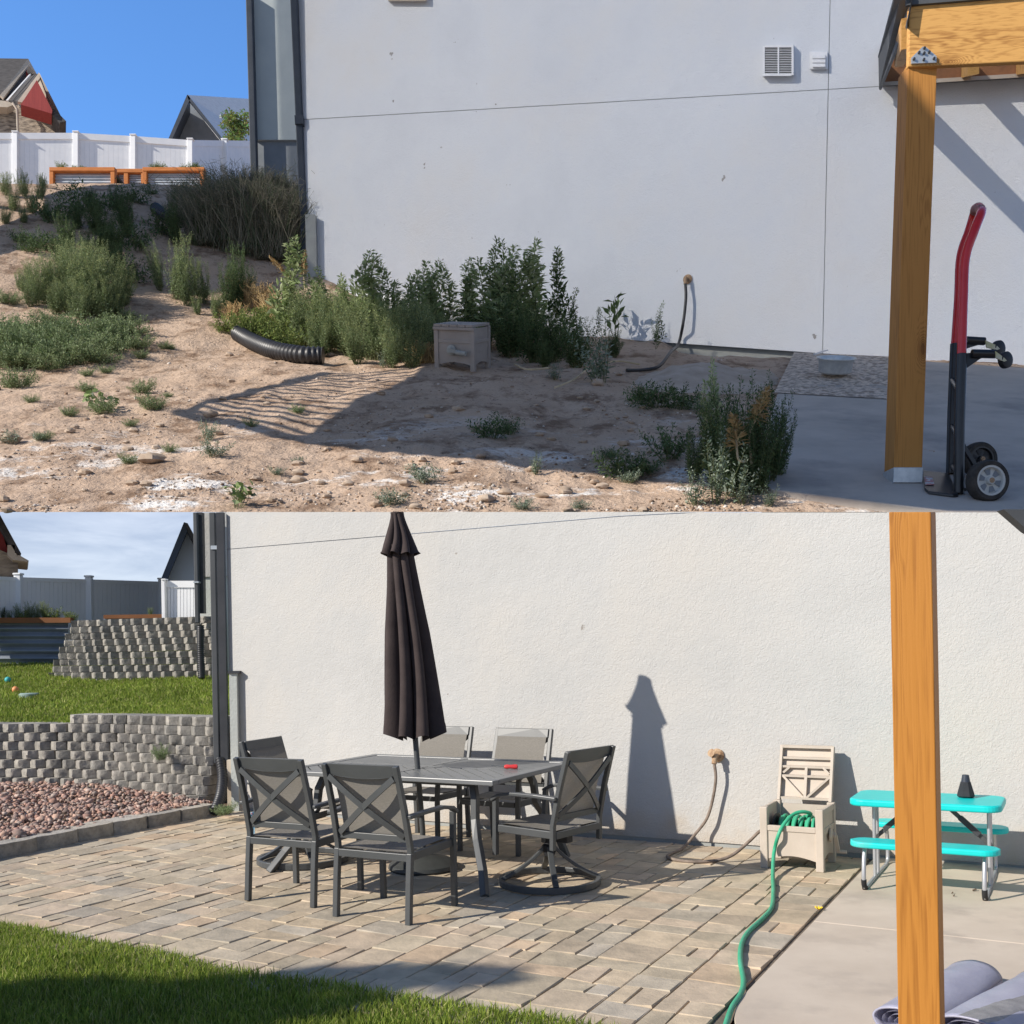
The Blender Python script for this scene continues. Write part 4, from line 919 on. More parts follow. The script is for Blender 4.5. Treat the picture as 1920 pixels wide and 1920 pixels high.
# ---------------------------------------------------------------- the house wall
def dw(px): return CG / (250 + .0693 * (px - 1233))          # distance of the wall plane in that photo column
def wp(px, py, off=0): return at(px, py, dw(px) - off)
NW = (wp(1900, 0) - wp(600, 0)); NW.z = 0; NW.normalize(); NW = V(NW.y, -NW.x, 0)      # wall normal, towards us
hu = thing('house', 'pale house wall in shade above the bare dirt yard, with a white louvred vent', 'house', wp(1250, 640), 0)
BASE = lambda px: 641 + .0693 * (px - 1233)
SEAM = lambda px: 224.4 - .0575 * (px - 565.6)
def up_wall():
    mb = MB(); vx = lambda y: 1553 - (y - 165) * .0215       # the upright joint leans very slightly
    g = .55
    def pan(ax0, ax1, y0f, y1f):                             # panel between two columns (functions of row) and two rows
        n = 14
        for i in range(n):
            c = []
            for k in (i / n, (i + 1) / n):
                for yf in (y0f, y1f):
                    xx = 0
                    for _ in range(3):
                        yy = yf(xx or 1000); xx = ax0(yy) + (ax1(yy) - ax0(yy)) * k
                    c.append(wp(xx, yf(xx)))
            mb.add([c[1], c[3], c[2], c[0]], [(0, 1, 2, 3)])
    left = lambda y: 549 + (y / 490) * 23; right = lambda y: 2150
    bot = lambda x: BASE(x) + (60 if (x < 1215 or x > 1492) else 0); top = lambda x: -60
    pan(left, lambda y: vx(y) - g, top, lambda x: SEAM(x) - g); pan(lambda y: vx(y) + g, right, top, lambda x: SEAM(x) - g)
    pan(left, lambda y: vx(y) - g, lambda x: SEAM(x) + g, lambda x: BASE(x)); pan(lambda y: vx(y) + g, right, lambda x: SEAM(x) + g, lambda x: BASE(x))
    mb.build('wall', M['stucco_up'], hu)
    s = MB(); s.add([wp(578, BASE(578), -.06), wp(2160, BASE(2160), -.06), wp(2160, -70, -.06), wp(553, -70, -.06)], [(0, 1, 2, 3)]); s.build('joint_backing', M['conc_found'], hu)
    s = MB(); s.add([wp(560, BASE(560) + 75, -.22), wp(2160, BASE(2160) + 75, -.22), wp(2160, BASE(2160) - 4, -.22), wp(560, BASE(560) - 4, -.22)], [(0, 1, 2, 3)]); s.build('foundation', M['conc_found'], hu)
up_wall()
def ubox(mb, x0, x1, y0, y1, d, dep, lean=0):              # upright bar, photo columns at row y0; it may lean
    return mb.hexa([at(x0 + lean, y1, d), at(x1 + lean, y1, d), at(x1 + lean, y1, d) + V(0, dep, 0), at(x0 + lean, y1, d) + V(0, dep, 0),
                    at(x0, y0, d), at(x1, y0, d), at(x1, y0, d) + V(0, dep, 0), at(x0, y0, d) + V(0, dep, 0)])
m = MB(); ubox(m, 470, 560, -20, 262, 62, 3, 8); m.build('bay_wall', M['bay_up'], hu)
m = MB(); ubox(m, 476, 566, 262.6, 420, 62.2, 3, 8); m.build('bay_foundation', M['grey_wall_up'], hu)
m = MB(); ubox(m, 460, 472, -20, 345, 61.4, .5, 10); m.build('downspout', M['navy'], hu, bevel=.04)
m = MB(); ubox(m, 543, 556, -20, 500, 48.6, .4, 23); ds = m.build('downspout', M['navy'], hu, bevel=.04)
m = MB(); ubox(m, 552, 568, 216, 232, 48.5, .5, 1); m.build('bracket', M['navy'], ds)
m = MB(); ubox(m, 572, 591, 402, 520, 48.0, .5, 3); m.build('corner_pier', M['conc_found'], hu)
# vents and a bit of trim high on the wall
def wq(x0, x1, y0, y1, o0, o1, mb): 
    return mb.hexa([wp(x0, y1, o1), wp(x1, y1, o1), wp(x1, y1, o0), wp(x0, y1, o0), wp(x0, y0, o1), wp(x1, y0, o1), wp(x1, y0, o0), wp(x0, y0, o0)])
m = MB()
for a in ((1430, 1434, 86, 143), (1484, 1488, 84, 141), (1434, 1484, 84.5, 89), (1434, 1484, 138.5, 142.5), (1458, 1461, 89, 138.5)): wq(*a, .0, .28, m)
vf = m.build('louvred_vent', M['white'], hu)
m = MB(); wq(1434, 1484, 88, 140, .005, .03, m); m.build('duct', M['slot'], vf)
m = MB()
for k in range(15):
    y = 90.5 + k * 3.25
    for x0, x1 in ((1434, 1458), (1461, 1484)): m.hexa([wp(x0, y + 2.2, .26), wp(x1, y + 2.2, .26), wp(x1, y + 1.8, .06), wp(x0, y + 1.8, .06), wp(x0, y + 1.2, .26), wp(x1, y + 1.2, .26), wp(x1, y + .6, .06), wp(x0, y + .6, .06)])
m.build('slats', M['white'], vf)
m = MB(); wq(1518, 1552, 97, 130, 0, .15, m); df = m.build('dryer_vent', M['white'], hu, bevel=.03)
m = MB()
for k in range(3): wq(1522.5, 1548, 103 + 8 * k, 110 + 8 * k, .15, .24, m)
m.build('flaps', M['white'], df, bevel=.02)
m = MB(); wq(728, 800, -30, 2.0, 0, .3, m); m.build('window_trim', M['trim'], hu)
sp0 = wp(1290, 524)
m = MB(); m.lathe([(0, 0), (.17, 0), (.18, .05), (.1, .1), (0, .1)], sp0, NW, 16); m.tube([sp0 + NW * .05, sp0 + NW * .28 + V(0, 0, -.03)], .06, 10); m.tube([sp0 + NW * .24, sp0 + NW * .28 + V(0, 0, -.26)], .07, 10)
m.build('spigot', M['rust'], hu, smooth=40)
hp = spline([sp0 + NW * .28 + V(0, 0, -.2), wp(1286, 560, .35), wp(1281, 605, .4), wp(1272, 645, .5), yd(1258, 676) + V(0, 0, .3), yd(1236, 692) + V(0, 0, .1), yd(1205, 698) + V(0, 0, .08), yd(1175, 699) + V(0, 0, .08)], 8)
tag(MB().tube(hp, .055, 8).build('garden_hose', M['pipe'], smooth=60), 'dark hose hanging from the tap on the shaded wall down to the dirt', 'hose')
# ---------------------------------------------------------------- concrete pad, gravel and footing pit
def padpt(px, py, h=.15): return yard(px, py, h)
padpoly = [(1489, 661), (1449, 760), (1427, 900), (1431, 910), (1446, 917), (1540, 928.5), (1660, 943.5), (1788, 960), (2250, 960), (2250, 712)]
m = MB(); tp = [padpt(*p) for p in padpoly]; m.prism(tp, (0, .1, -.5)); structure('concrete_pad', m, M['concrete_up'], bevel=.02)
gpoly = [(1489, 659.5), (1452, 735), (1560, 740), (1682, 749), (1684, 669)]
M['pea'] = mat('pea gravel', (.38, .30, .235), (.78, .65, .53), sc=6, rough=1, bump=1, bsc=7, lo=.4, hi=.6, bdist=.12, detail=3)
def gfn(u, v):
    x = (1452 + 37 * (1 - v)) * (1 - u) + 1684 * u; y0, y1 = 660.5 + 8.5 * u, 736 + 13 * u
    p = padpt(x, y0 + (y1 - y0) * v, .17); e = min(1, 9 * min(u, 1 - u, v, 1 - v)); p.z += (.06 + .16 * noise.noise(V(p.x * .8, p.y * .5, 3)) + .05 * noise.noise(V(p.x * 4, p.y * 3, 1))) * e; return p
o = MB().quadgrid(gfn, 60, 40).build('pea_gravel', M['pea'], smooth=60); tag(o, 'bed of brown pea gravel on the pad below the shaded wall', None, None, 'stuff')
def mfn(u, v):
    px = 1165 + 320 * u; py = 742 - 56 * v; p = yard(px, py, 0); p.z = terr(p.x, p.y) + .04
    e = math.sin(math.pi * u) * math.sin(math.pi * v) if 0 < v < 1 and 0 < u < 1 else 0
    p.z += -.22 + e * (.7 + .3 * noise.noise(V(p.x * .45, p.y * .3, 8)) + .07 * noise.noise(V(p.x * 2, p.y * 2, 8))); return p
M['sand'] = mat('pale sand pile', (.40, .32, .25), (.52, .43, .35), sc=1.5, rough=1, bump=.7, bsc=6, bdist=.05)
structure('sand_mound', MB().quadgrid(mfn, 60, 22), M['sand'], smooth=60)
# ---------------------------------------------------------------- patio cover at the top right
pu = thing('patio_cover', 'brown timber post and beam of the patio cover beside the red handled hand truck', 'patio cover', padpt(1703, 902), 0)
d0, d1 = 18.76, 19.2
m = MB()
def pbox(x0b, x1b, yb, x0t, x1t, yt, d, dep, mb): 
    return mb.hexa([at(x0b, yb, d), at(x1b, yb, d), at(x1b, yb, d) + V(0, dep, 0), at(x0b, yb, d) + V(0, dep, 0), at(x0t, yt, d), at(x1t, yt, d), at(x1t, yt, d) + V(0, dep, 0), at(x0t, yt, d) + V(0, dep, 0)])
pbox(1676, 1729, 884, 1703, 1757.5, 118, d0, .5, m); m.build('post', M['post_up'], pu, bevel=.015)
m = MB(); pbox(1675, 1730, 905, 1676, 1730.5, 876, d0 - .02, .55, m); m.build('post_base', M['zinc'], pu, bevel=.01)
# front beam: a deep board, drawn back to the right
B_ = lambda x, y, o=0: at(x, y, d0 - .05 + (x - 1705) * -.0012 + o)
m = MB(); m.prism([B_(1705, 10), B_(1990, -12), B_(1990, 112), B_(1758, 123), B_(1703, 125)], (0, .12, 0)); m.build('beam', M['beam_up'], pu, bevel=.02)
m = MB(); m.prism([B_(1709, 119, -.04), B_(1709, 108, -.04), B_(1730, 87.5, -.04), B_(1735, 87, -.04), B_(1756, 105, -.04), B_(1756, 117, -.04)], (0, .035, 0)); br = m.build('tie_plate', M['zinc'], pu)
for x, y in ((1713.5, 111), (1751, 110), (1732, 112), (1723, 99), (1742, 98), (1733, 90.5), (1732.5, 100)): MB().lathe([(0, -.03), (.022, -.03), (.022, .01)], B_(x, y, -.05), (0, 1, 0), 8).build('bolt', M['spout'], br)
# sloping side: fascia running back to the wall, ledger and joists under it
fa = lambda x, y, t: at(x, y, d0 - .2 + (dw(1650) - .4 - d0) * t)
m = MB(); m.prism([fa(1690, -12, 0), fa(1711, -12, 0), fa(1700, 45, .0), fa(1651.5, 166, 1), fa(1648, 166, 1), fa(1647, 106, 1)], (.05, .1, 0)); m.build('fascia', M['fascia'], pu)
m = MB(); m.prism([fa(1677, -12, 0), fa(1691, -12, 0), fa(1652, 104, 1), fa(1646, 106, 1)], (.04, .08, .0)); m.build('drip_edge', M['navy'], pu)
m = MB(); m.prism([B_(1706, 9, -.06), B_(1990, -14, -.06), B_(1990, -40, -.06), B_(1700, -40, -.06), B_(1700, 10, -.06)], (0, .06, 0)); m.build('front_fascia', M['fascia'], pu)
m = MB(); m.sweep([fa(1702, 62, .03), fa(1686, 104, .45)], .22, .5, (0, 0, 1)); m.build('side_joist', M['beam_up'], pu)
m = MB(); m.hexa([wp(1652, 161.5, .7), wp(2100, 133, .7), wp(2100, 133, .05), wp(1652, 161.5, .05), wp(1652, 154, .7), wp(2100, 126, .7), wp(2100, 126, .05), wp(1652, 154, .05)]); m.build('wall_trim', M['trim'], pu)
m = MB(); m.hexa([wp(1654, 156, .5), wp(2100, 128, .5), wp(2100, 128, .06), wp(1654, 156, .06), wp(1654, 80, .5), wp(2100, 50, .5), wp(2100, 50, .06), wp(1654, 80, .06)]); m.build('ledger', M['beam_dark'], pu)
for xb, xf in ((1812, 1880), (1915, 2010)):
    w0, w1 = wp(xb, 128 - (xb - 1812) * .06, .55), at(xf, 96, d0 + .6); m = MB(); m.sweep([w0, w0.lerp(w1, .3)], .3, .5, (0, 0, 1)); j = m.build('joist', M['beam_up'], pu)
    m = MB(); wq(xb - 3, xb + 4, 122, 142, .5, .62, m); m.build('joist_hanger', M['zinc'], j)
# ---------------------------------------------------------------- pet bowl
bw = padpt(1565, 699, .36)
tilt = Matrix.Translation(bw) @ Matrix.Rotation(SL, 4, 'X')
b_ = thing('pet_bowl', 'dented steel pet bowl on the brown pea gravel', 'bowl', mat=tilt)
MB().lathe([(0, .03), (.36, .02), (.42, .1), (.47, .33), (.52, .42), (.56, .43), (.56, .41), (.52, .395), (.48, .3), (.46, .04), (.42, 0), (0, 0)][::-1], n=32).build('bowl', M['zinc'], b_, world=False, smooth=40)
m = MB(); m.sweep([padpt(1527, 664, .28), padpt(1551, 656.5, .28)], .06, .05); tag(m.build('stick', M['white']), 'short white stick lying against the foot of the shaded wall', 'stick')
# ---------------------------------------------------------------- hand truck
ht = thing('hand_truck', 'upright hand truck with a red looped handle and black frame beside the brown post', 'hand truck', padpt(1800, 925), 0)
dn, df_ = 18.03, 19.4
rail_n = [at(1798, 925, dn), at(1799, 800, dn), at(1803, 664, dn)]; rail_f = [at(1783, 888, df_), at(1786, 770, df_), at(1791, 645, df_)]
m = MB(); m.tube(rail_n, .09, 12); m.build('rail', M['frame_black'], ht, smooth=40)
m = MB(); m.tube(rail_f, .09, 12); m.build('rail', M['frame_black'], ht, smooth=40)
hpts = [at(1803, 668, dn), at(1806, 560, dn), at(1810, 484, dn), at(1827, 432, dn), at(1838, 404, dn + .12), at(1840, 394, dn + .35), at(1835, 388.5, (dn + df_) / 2), at(1829, 391, df_ - .3), at(1826, 402, df_ - .1), at(1817, 432, df_), at(1801, 482, df_), at(1797, 560, df_), at(1791, 648, df_)]
MB().tube(spline(hpts, 6), .078, 12).build('handle', M['red'], ht, smooth=60)
m = MB(); m.tube([hpts[5].lerp(hpts[4], .3)] + [hpts[5], hpts[6], hpts[7], hpts[8].lerp(hpts[7], .5)], .083, 12)
m.build('handle_grip', mat('worn grip', (.28, .10, .09), (.4, .2, .17), rough=.7), ht, smooth=60)
for y0, y1 in ((712, 733), (798, 822), (872, 890)):
    m = MB(); m.tube([at(1786, y0, df_), at(1799, y1, dn)], .05, 8); m.build('cross_bar', M['frame_black'], ht, smooth=50)
tpz = [padpt(1731, 882, .21), padpt(1779, 887, .21), padpt(1797, 926, .21), padpt(1787, 927, .21), padpt(1741, 921, .21), padpt(1733, 914, .21)]
m = MB(); m.prism(tpz, (0, .0, -.05)); m.build('toe_plate', M['frame_black'], ht, bevel=.01)
m = MB(); m.prism([p for p in (padpt(1733, 893, .23), padpt(1748, 894.5, .23), padpt(1752, 908, .23), padpt(1735, 908, .23))], (0, 0, -.01)); m.build('sticker', mat('faded sticker', (.45, .2, .2), (.6, .6, .6), sc=9, rough=.6, lo=.48, hi=.52), ht)
def wheel(c, r, rm, w, ax):
    m = MB().lathe([(r * .72, -w), (r * .9, -w), (r * .98, -w * .6), (r, 0), (r * .98, w * .6), (r * .9, w), (r * .72, w), (r * .70, 0), (r * .72, -w)], c, ax, 36, caps=False); m.build('tyre', M['rubber'], ht, smooth=40)
    m = MB().lathe([(r * .75, -w * .5), (r * .75, -w * .95), (r * .62, -w * .95), (r * .58, -w * .5), (r * .2, -w * .55), (r * .18, -w * 1.1), (0, -w * 1.1)], c, ax, 36, caps=False)
    rim = m.build('rim', rm, ht, smooth=35)
    m = MB(); u = Vector(ax).orthogonal().normalized(); v = Vector(ax).cross(u)
    for k in range(6):
        t = k * math.pi / 3; e = u * math.cos(t) + v * math.sin(t); f = u * math.cos(t + .28) + v * math.sin(t + .28); g = u * math.cos(t - .28) + v * math.sin(t - .28); o = Vector(ax) * (-w * .62)
        m.prism([c + o + g * r * .28, c + o + f * r * .28, c + o + f * r * .56, c + o + g * r * .56], Vector(ax) * .02)
    m.build('spoke_pockets', M['grey_wall_up'] if rm is M['rim'] else M['black'], rim)
    m = MB().lathe([(0, -w * 1.2), (r * .12, -w * 1.2), (r * .14, -w * .9)], c, ax, 14); m.build('hub_cap', M['rust'], rim)
wheel(at(1851, 902, 17.68), .358, M['rim'], .13, V(-.12, 1, .05).normalized())
wheel(at(1835, 862, 19.15), .325, M['frame_black'], .13, V(-.12, 1, .05).normalized())
m = MB(); m.tube([at(1851, 902, 17.68), at(1835, 862, 19.15)], .04, 8); m.sweep([at(1800, 922, 18.05), at(1848, 903, 17.9)], .06, .05); m.sweep([at(1802, 830, 18.05), at(1835, 884, 18.1)], .06, .07); m.sweep([at(1787, 800, 19.45), at(1822, 862, 19.4)], .05, .06)
m.build('axle_frame', M['frame_black'], ht)
# folded swivel castors on their bracket
m = MB(); m.prism([at(1807, 662, dn), at(1868, 660, dn + .1), at(1866, 668, dn + .1), at(1845, 668, dn), at(1810, 692, dn)], (0, .06, 0)); m.prism([at(1812, 633, df_), at(1848, 634, df_), at(1838, 645, df_), at(1815, 652, df_)], (0, .06, 0)); m.build('castor_bracket', M['frame_black'], ht)
for q in ([at(1822, 663, dn - .02), at(1866, 664, dn - .02)], [at(1812, 638, df_), at(1846, 640, df_)]): MB().tube(q, .075, 10).build('fold_grip', M['frame_black'], ht, smooth=40)
for (x, y, d, fx, fy) in ((1885, 675, dn, 1866, 662), (1872, 653, df_, 1848, 642)):
    MB().lathe([(0, -.06), (.1, -.06), (.14, -.045), (.145, 0), (.14, .045), (.1, .06), (0, .06)], at(x, y, d), V(-.5, 1, .05).normalized(), 20).build('castor', M['black'], ht, smooth=40)
    MB().prism([at(fx, fy - 4, d - .1), at(x - 4, y - 6, d - .1), at(x + 3, y + 1, d - .1), at(x - 2, y + 3, d - .1), at(fx + 2, fy + 9, d - .1)], (0, .03, 0)).build('castor_fork', mat('cream fork', (.5, .47, .21), (.58, .55, .45), rough=.5), ht)
# ---------------------------------------------------------------- closed hose box
def L3(M_, x, y, z): return M_ @ V(x, y, z)
bx = (yd(842, 693) + yd(905, 700)) / 2 + V(0, 0, 0)
bm_ = Matrix.Translation(yd(868, 692)) @ Matrix.Rotation(SL * .92, 4, 'X') @ Matrix.Rotation(R(-24), 4, 'Z') @ Matrix.Scale(3.0, 4)
bt = thing('hose_reel_box', 'closed grey hose reel box with a crank, standing before the weeds', 'hose reel', mat=Matrix.Translation(bm_.to_translation()))
class LM(MB):
    def bx(s, x0, x1, y0, y1, z0, z1): return s.hexa([bm_ @ V(*p) for p in ((x0, y0, z0), (x1, y0, z0), (x1, y1, z0), (x0, y1, z0), (x0, y0, z1), (x1, y0, z1), (x1, y1, z1), (x0, y1, z1))])
hw, hd, hh = .235, .20, .46
for x in (-hw, hw - .05):
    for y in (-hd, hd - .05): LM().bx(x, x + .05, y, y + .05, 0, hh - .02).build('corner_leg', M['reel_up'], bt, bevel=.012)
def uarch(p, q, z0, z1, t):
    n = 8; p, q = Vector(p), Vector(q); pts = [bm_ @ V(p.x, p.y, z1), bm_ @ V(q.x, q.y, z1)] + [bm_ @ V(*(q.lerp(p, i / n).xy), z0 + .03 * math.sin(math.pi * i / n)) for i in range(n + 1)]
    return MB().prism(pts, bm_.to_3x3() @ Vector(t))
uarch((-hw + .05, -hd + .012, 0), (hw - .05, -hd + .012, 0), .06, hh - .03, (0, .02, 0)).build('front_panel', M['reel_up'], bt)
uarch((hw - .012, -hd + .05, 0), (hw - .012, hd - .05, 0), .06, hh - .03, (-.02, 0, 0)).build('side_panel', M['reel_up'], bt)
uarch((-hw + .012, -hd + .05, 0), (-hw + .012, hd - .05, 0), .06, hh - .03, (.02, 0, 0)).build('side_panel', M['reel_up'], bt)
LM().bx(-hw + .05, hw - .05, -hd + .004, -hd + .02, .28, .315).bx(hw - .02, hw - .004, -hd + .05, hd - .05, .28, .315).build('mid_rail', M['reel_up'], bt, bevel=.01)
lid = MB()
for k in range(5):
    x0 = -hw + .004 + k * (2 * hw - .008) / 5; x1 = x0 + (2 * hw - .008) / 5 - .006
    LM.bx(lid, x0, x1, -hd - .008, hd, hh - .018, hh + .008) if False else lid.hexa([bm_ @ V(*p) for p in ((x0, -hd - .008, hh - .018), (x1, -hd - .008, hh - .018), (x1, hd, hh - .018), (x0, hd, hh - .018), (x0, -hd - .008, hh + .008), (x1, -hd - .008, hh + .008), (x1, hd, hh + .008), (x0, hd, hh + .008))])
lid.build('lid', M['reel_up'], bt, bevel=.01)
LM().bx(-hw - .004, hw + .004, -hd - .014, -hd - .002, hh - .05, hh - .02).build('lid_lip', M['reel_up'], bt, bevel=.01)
a3 = (bm_.to_3x3() @ V(0, -1, 0)).normalized()
c0 = bm_ @ V(-.03, -hd + .01, .21)
m = MB(); m.lathe([(0, 0), (.16, 0), (.16, .06), (.09, .09), (.09, .14), (0, .14)], c0, a3, 18); m.build('crank_hub', M['conc_found'], bt, smooth=35)
m = MB(); m.sweep([bm_ @ V(-.03, -hd - .035, .21), bm_ @ V(.09, -hd - .04, .195)], .11, .07, tuple(a3)); m.tube([bm_ @ V(.05, -hd - .05, .19), bm_ @ V(.16, -hd - .05, .185)], .075, 10); m.build('crank', M['conc_found'], bt, smooth=40)
# black corrugated pipe on the dirt
pp = [yd(447, 640) + V(0, .0, .28), yd(470, 655) + V(0, 0, .3), yd(510, 672) + V(0, 0, .3), yd(560, 682) + V(0, 0, .3), yd(606, 684) + V(0, 0, .3)]
corr_pipe(pp, .30, 'length of black corrugated drain pipe lying on the bare dirt', lower=False, pitch=.16)
pp = [yd(292, 398) + V(0, 0, .2), yd(310, 412) + V(0, 0, .2), yd(335, 420) + V(0, 0, .2)]
corr_pipe(pp, .3, 'black pipe end half hidden on the shaded hillside', lower=False, pitch=.2)
# ---------------------------------------------------------------- the neighbours
fu = thing('fence', 'sunlit white vinyl fence along the top of the weedy hill', 'fence', at(200, 330, 105), 0)
fx = [-120, 27, 141, 248.5, 355.5, 420, 486]
fd = lambda x: 101 + (x + 120) * .012 if x < 355.5 else 106.7 + (x - 355.5) * .13
ft = lambda x: 247.5 + (0 if x < 141 else (x - 141) * .055) if x < 355.5 else 261 + (x - 355.5) * .012
for i in range(len(fx) - 1):
    x0, x1 = fx[i], fx[i + 1]; m = MB(); n = 12
    for k in range(n):
        a, b = x0 + (x1 - x0) * k / n, x0 + (x1 - x0) * (k + 1) / n - .15
        m.slab([at(a, ft(a) + 12, fd(a)), at(b, ft(b) + 12, fd(b)), at(b, 372, fd(b)), at(a, 372, fd(a))], .12)
    m.build('panel', M['white_vinyl'], fu)
    m = MB(); m.slab([at(x0, ft(x0) + 1.5, fd(x0) - .1), at(x1, ft(x1) + 1.5, fd(x1) - .1), at(x1, ft(x1) + 13, fd(x1) - .1), at(x0, ft(x0) + 13, fd(x0) - .1)], .3); m.build('rail', M['white_vinyl'], fu)
for x in fx:
    m = MB(); ubox(m, x - 5, x + 5, ft(x) - 1.5, 372, fd(x) - .3, .5); po = m.build('post', M['white_vinyl'], fu, bevel=.03)
    m = MB(); ubox(m, x - 6, x + 6, ft(x) - 3, ft(x) - 1, fd(x) - .4, .7); m.build('cap', M['white_vinyl'], po, bevel=.03)
ru = thing('house', 'red gabled house with ledge stone walls beyond the white fence, at the left edge', 'house', at(40, 250, 140), 0)
def U(d, *pts): return [at(x, y, d) for x, y in pts]
# two gables, one behind the other; each roof runs back to the left
MB().prism([at(-90, 108, 150), at(53, 110, 147), at(2, 180, 138), at(-140, 182, 140)], (0, 2, -.6)).build('roof', M['shingle_dark'], ru)
MB().prism(U(146, (48, 124), (4, 183), (3, 200), (70, 206), (66, 150)), 3 + 0.).build('gable_wall', M['barn_red'], ru)
MB().prism([at(53, 110, 138), at(57, 117, 138), at(6, 184, 134), at(0, 178, 134)], .6 + 0.).build('rake_board', M['trim'], ru)
MB().prism([at(53, 110, 138), at(68, 137, 142), at(62, 140, 142), at(50, 120, 138)], 2 + 0.).build('rake_board', M['trim'], ru)
MB().prism([at(70, 138, 137), at(58, 139, 143), at(15, 187, 140), at(36, 190, 130)], (0, .8, -.4)).build('roof', M['shingle_dark'], ru)
MB().prism(U(133.5, (58, 138), (54, 140), (11, 188), (15, 188)), .5 + 0.).build('flashing', M['white_vinyl'], ru)
MB().prism(U(128.5, (69, 150), (39, 196), (97, 213), (98, 207)), 3 + 0.).build('gable_wall', M['barn_red'], ru)
MB().prism(U(129.5, (73, 136), (75, 146), (41, 192), (33, 190)), .7 + 0.).build('rake_board', M['trim'], ru)
MB().prism([at(73, 136, 129.5), at(75, 139, 129), at(120, 229, 131), at(99, 207, 131), at(71, 147, 131)], 2.5 + 0.).build('rake_board', M['trim'], ru)
MB().prism(U(132.6, (34, 195), (96, 213.5), (106, 222), (106, 232), (35, 200)), .5 + 0.).build('trim_band', M['trim'], ru)
MB().prism(U(132.8, (30, 197), (104, 217), (108, 224), (108, 262), (32, 262)), 8 + 0.).build('stone_wall', M['stone'], ru)
MB().prism(U(138, (-80, 190), (32, 204), (34, 270), (-80, 270)), 4 + 0.).build('stone_wall', M['stone'], ru)
MB().prism(U(136, (-80, 178), (16, 190), (26, 196), (14, 201), (-80, 196)), 2 + 0.).build('eave', M['trim'], ru)
MB().prism(U(129, (98, 205), (105, 205), (112, 215), (124, 227), (112, 230), (97, 214)), 4 + 0.).build('eave_return', M['shingle_dark'], ru)
MB().tube(U(131.5, (24, 193), (32, 205), (34, 250)), .16, 8).build('downspout', M['trim'], ru, smooth=40)
gu = thing('house', 'grey house with a pale shingle roof between the white fence and the shaded wall', 'house', at(390, 260, 150), 0)
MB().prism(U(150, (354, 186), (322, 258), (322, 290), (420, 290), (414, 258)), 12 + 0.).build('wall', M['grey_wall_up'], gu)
MB().prism([at(351, 178, 146), at(352, 180, 146), at(419, 264, 146), at(480, 264, 160), at(480, 186, 166)], (0, .6, -.5)).build('roof', M['shingle_grey'], gu)
MB().prism(U(145.5, (351, 177), (357, 184), (322, 262), (315, 262)), 14 + 0.).build('rake_board', M['navy'], gu)
MB().prism(U(145.5, (351, 177), (354, 180), (420, 263), (415, 263), (353, 186)), .4 + 0.).build('rake_board', M['navy'], gu)
v0 = at(414, 222, 149); MB().lathe([(.3, 0), (.2, .15), (.14, .2), (.14, .45), (.0, .46)], v0, n=12).build('vent_pipe', M['white'], gu, smooth=40)
# raised beds on the hill crest
def bed(x0, x1, y0, y1, d, label, back=5.5, posts=()):
    t = thing('planter_box', label, 'planter', at((x0 + x1) / 2, y1, d), 0)
    b = 8
    for (a0, a1, c0, c1) in ((x0, x1, y0, y0 + b * .9), ):
        m = MB(); ubox(m, a0, a1, c0, c1, d - .15, .5); m.build('rim', M['orange_wood'], t, bevel=.03)
    for px in (x0, x1 - b) + tuple(posts):
        m = MB(); ubox(m, px, px + b, y0 + b * .9 + .1, y1 + 6, d - .1, .4); m.build('corner_post', M['orange_wood'], t, bevel=.03)
    nn = 48; m = MB()
    m.add([p for k in range(nn + 1) for p in (at(x0 + 3, y0 + 5 + (y1 - y0) * k / nn, d + .25 + .09 * math.sin(k / nn * math.pi * 14)), at(x1 - 3, y0 + 5 + (y1 - y0) * k / nn, d + .25 + .09 * math.sin(k / nn * math.pi * 14)))],
          [(2 * k, 2 * k + 1, 2 * k + 3, 2 * k + 2) for k in range(nn)]); m.build('metal_side', M['corr'], t, smooth=60)
    m = MB(); m.hexa([at(x0 + 4, y0 + 9, d + .5), at(x1 - 4, y0 + 9, d + .5), at(x1 - 4, y0 + 9, d + .5) + V(0, back, 0), at(x0 + 4, y0 + 9, d + .5) + V(0, back, 0),
                      at(x0 + 4, y0 + 4, d + .5), at(x1 - 4, y0 + 4, d + .5), at(x1 - 4, y0 + 4, d + .5) + V(0, back, 0), at(x0 + 4, y0 + 4, d + .5) + V(0, back, 0)]); m.build('soil', M['soil'], t)
bed(92, 215, 313, 356, 78, 'largest orange framed corrugated raised bed, at the left end of the hill crest')
bed(212, 272, 316, 346, 84, 'small orange framed raised bed between the two larger ones on the crest', posts=(232,))
bed(267, 383, 313, 346, 79, 'orange framed raised bed nearest the house, with plants spilling over its rim')
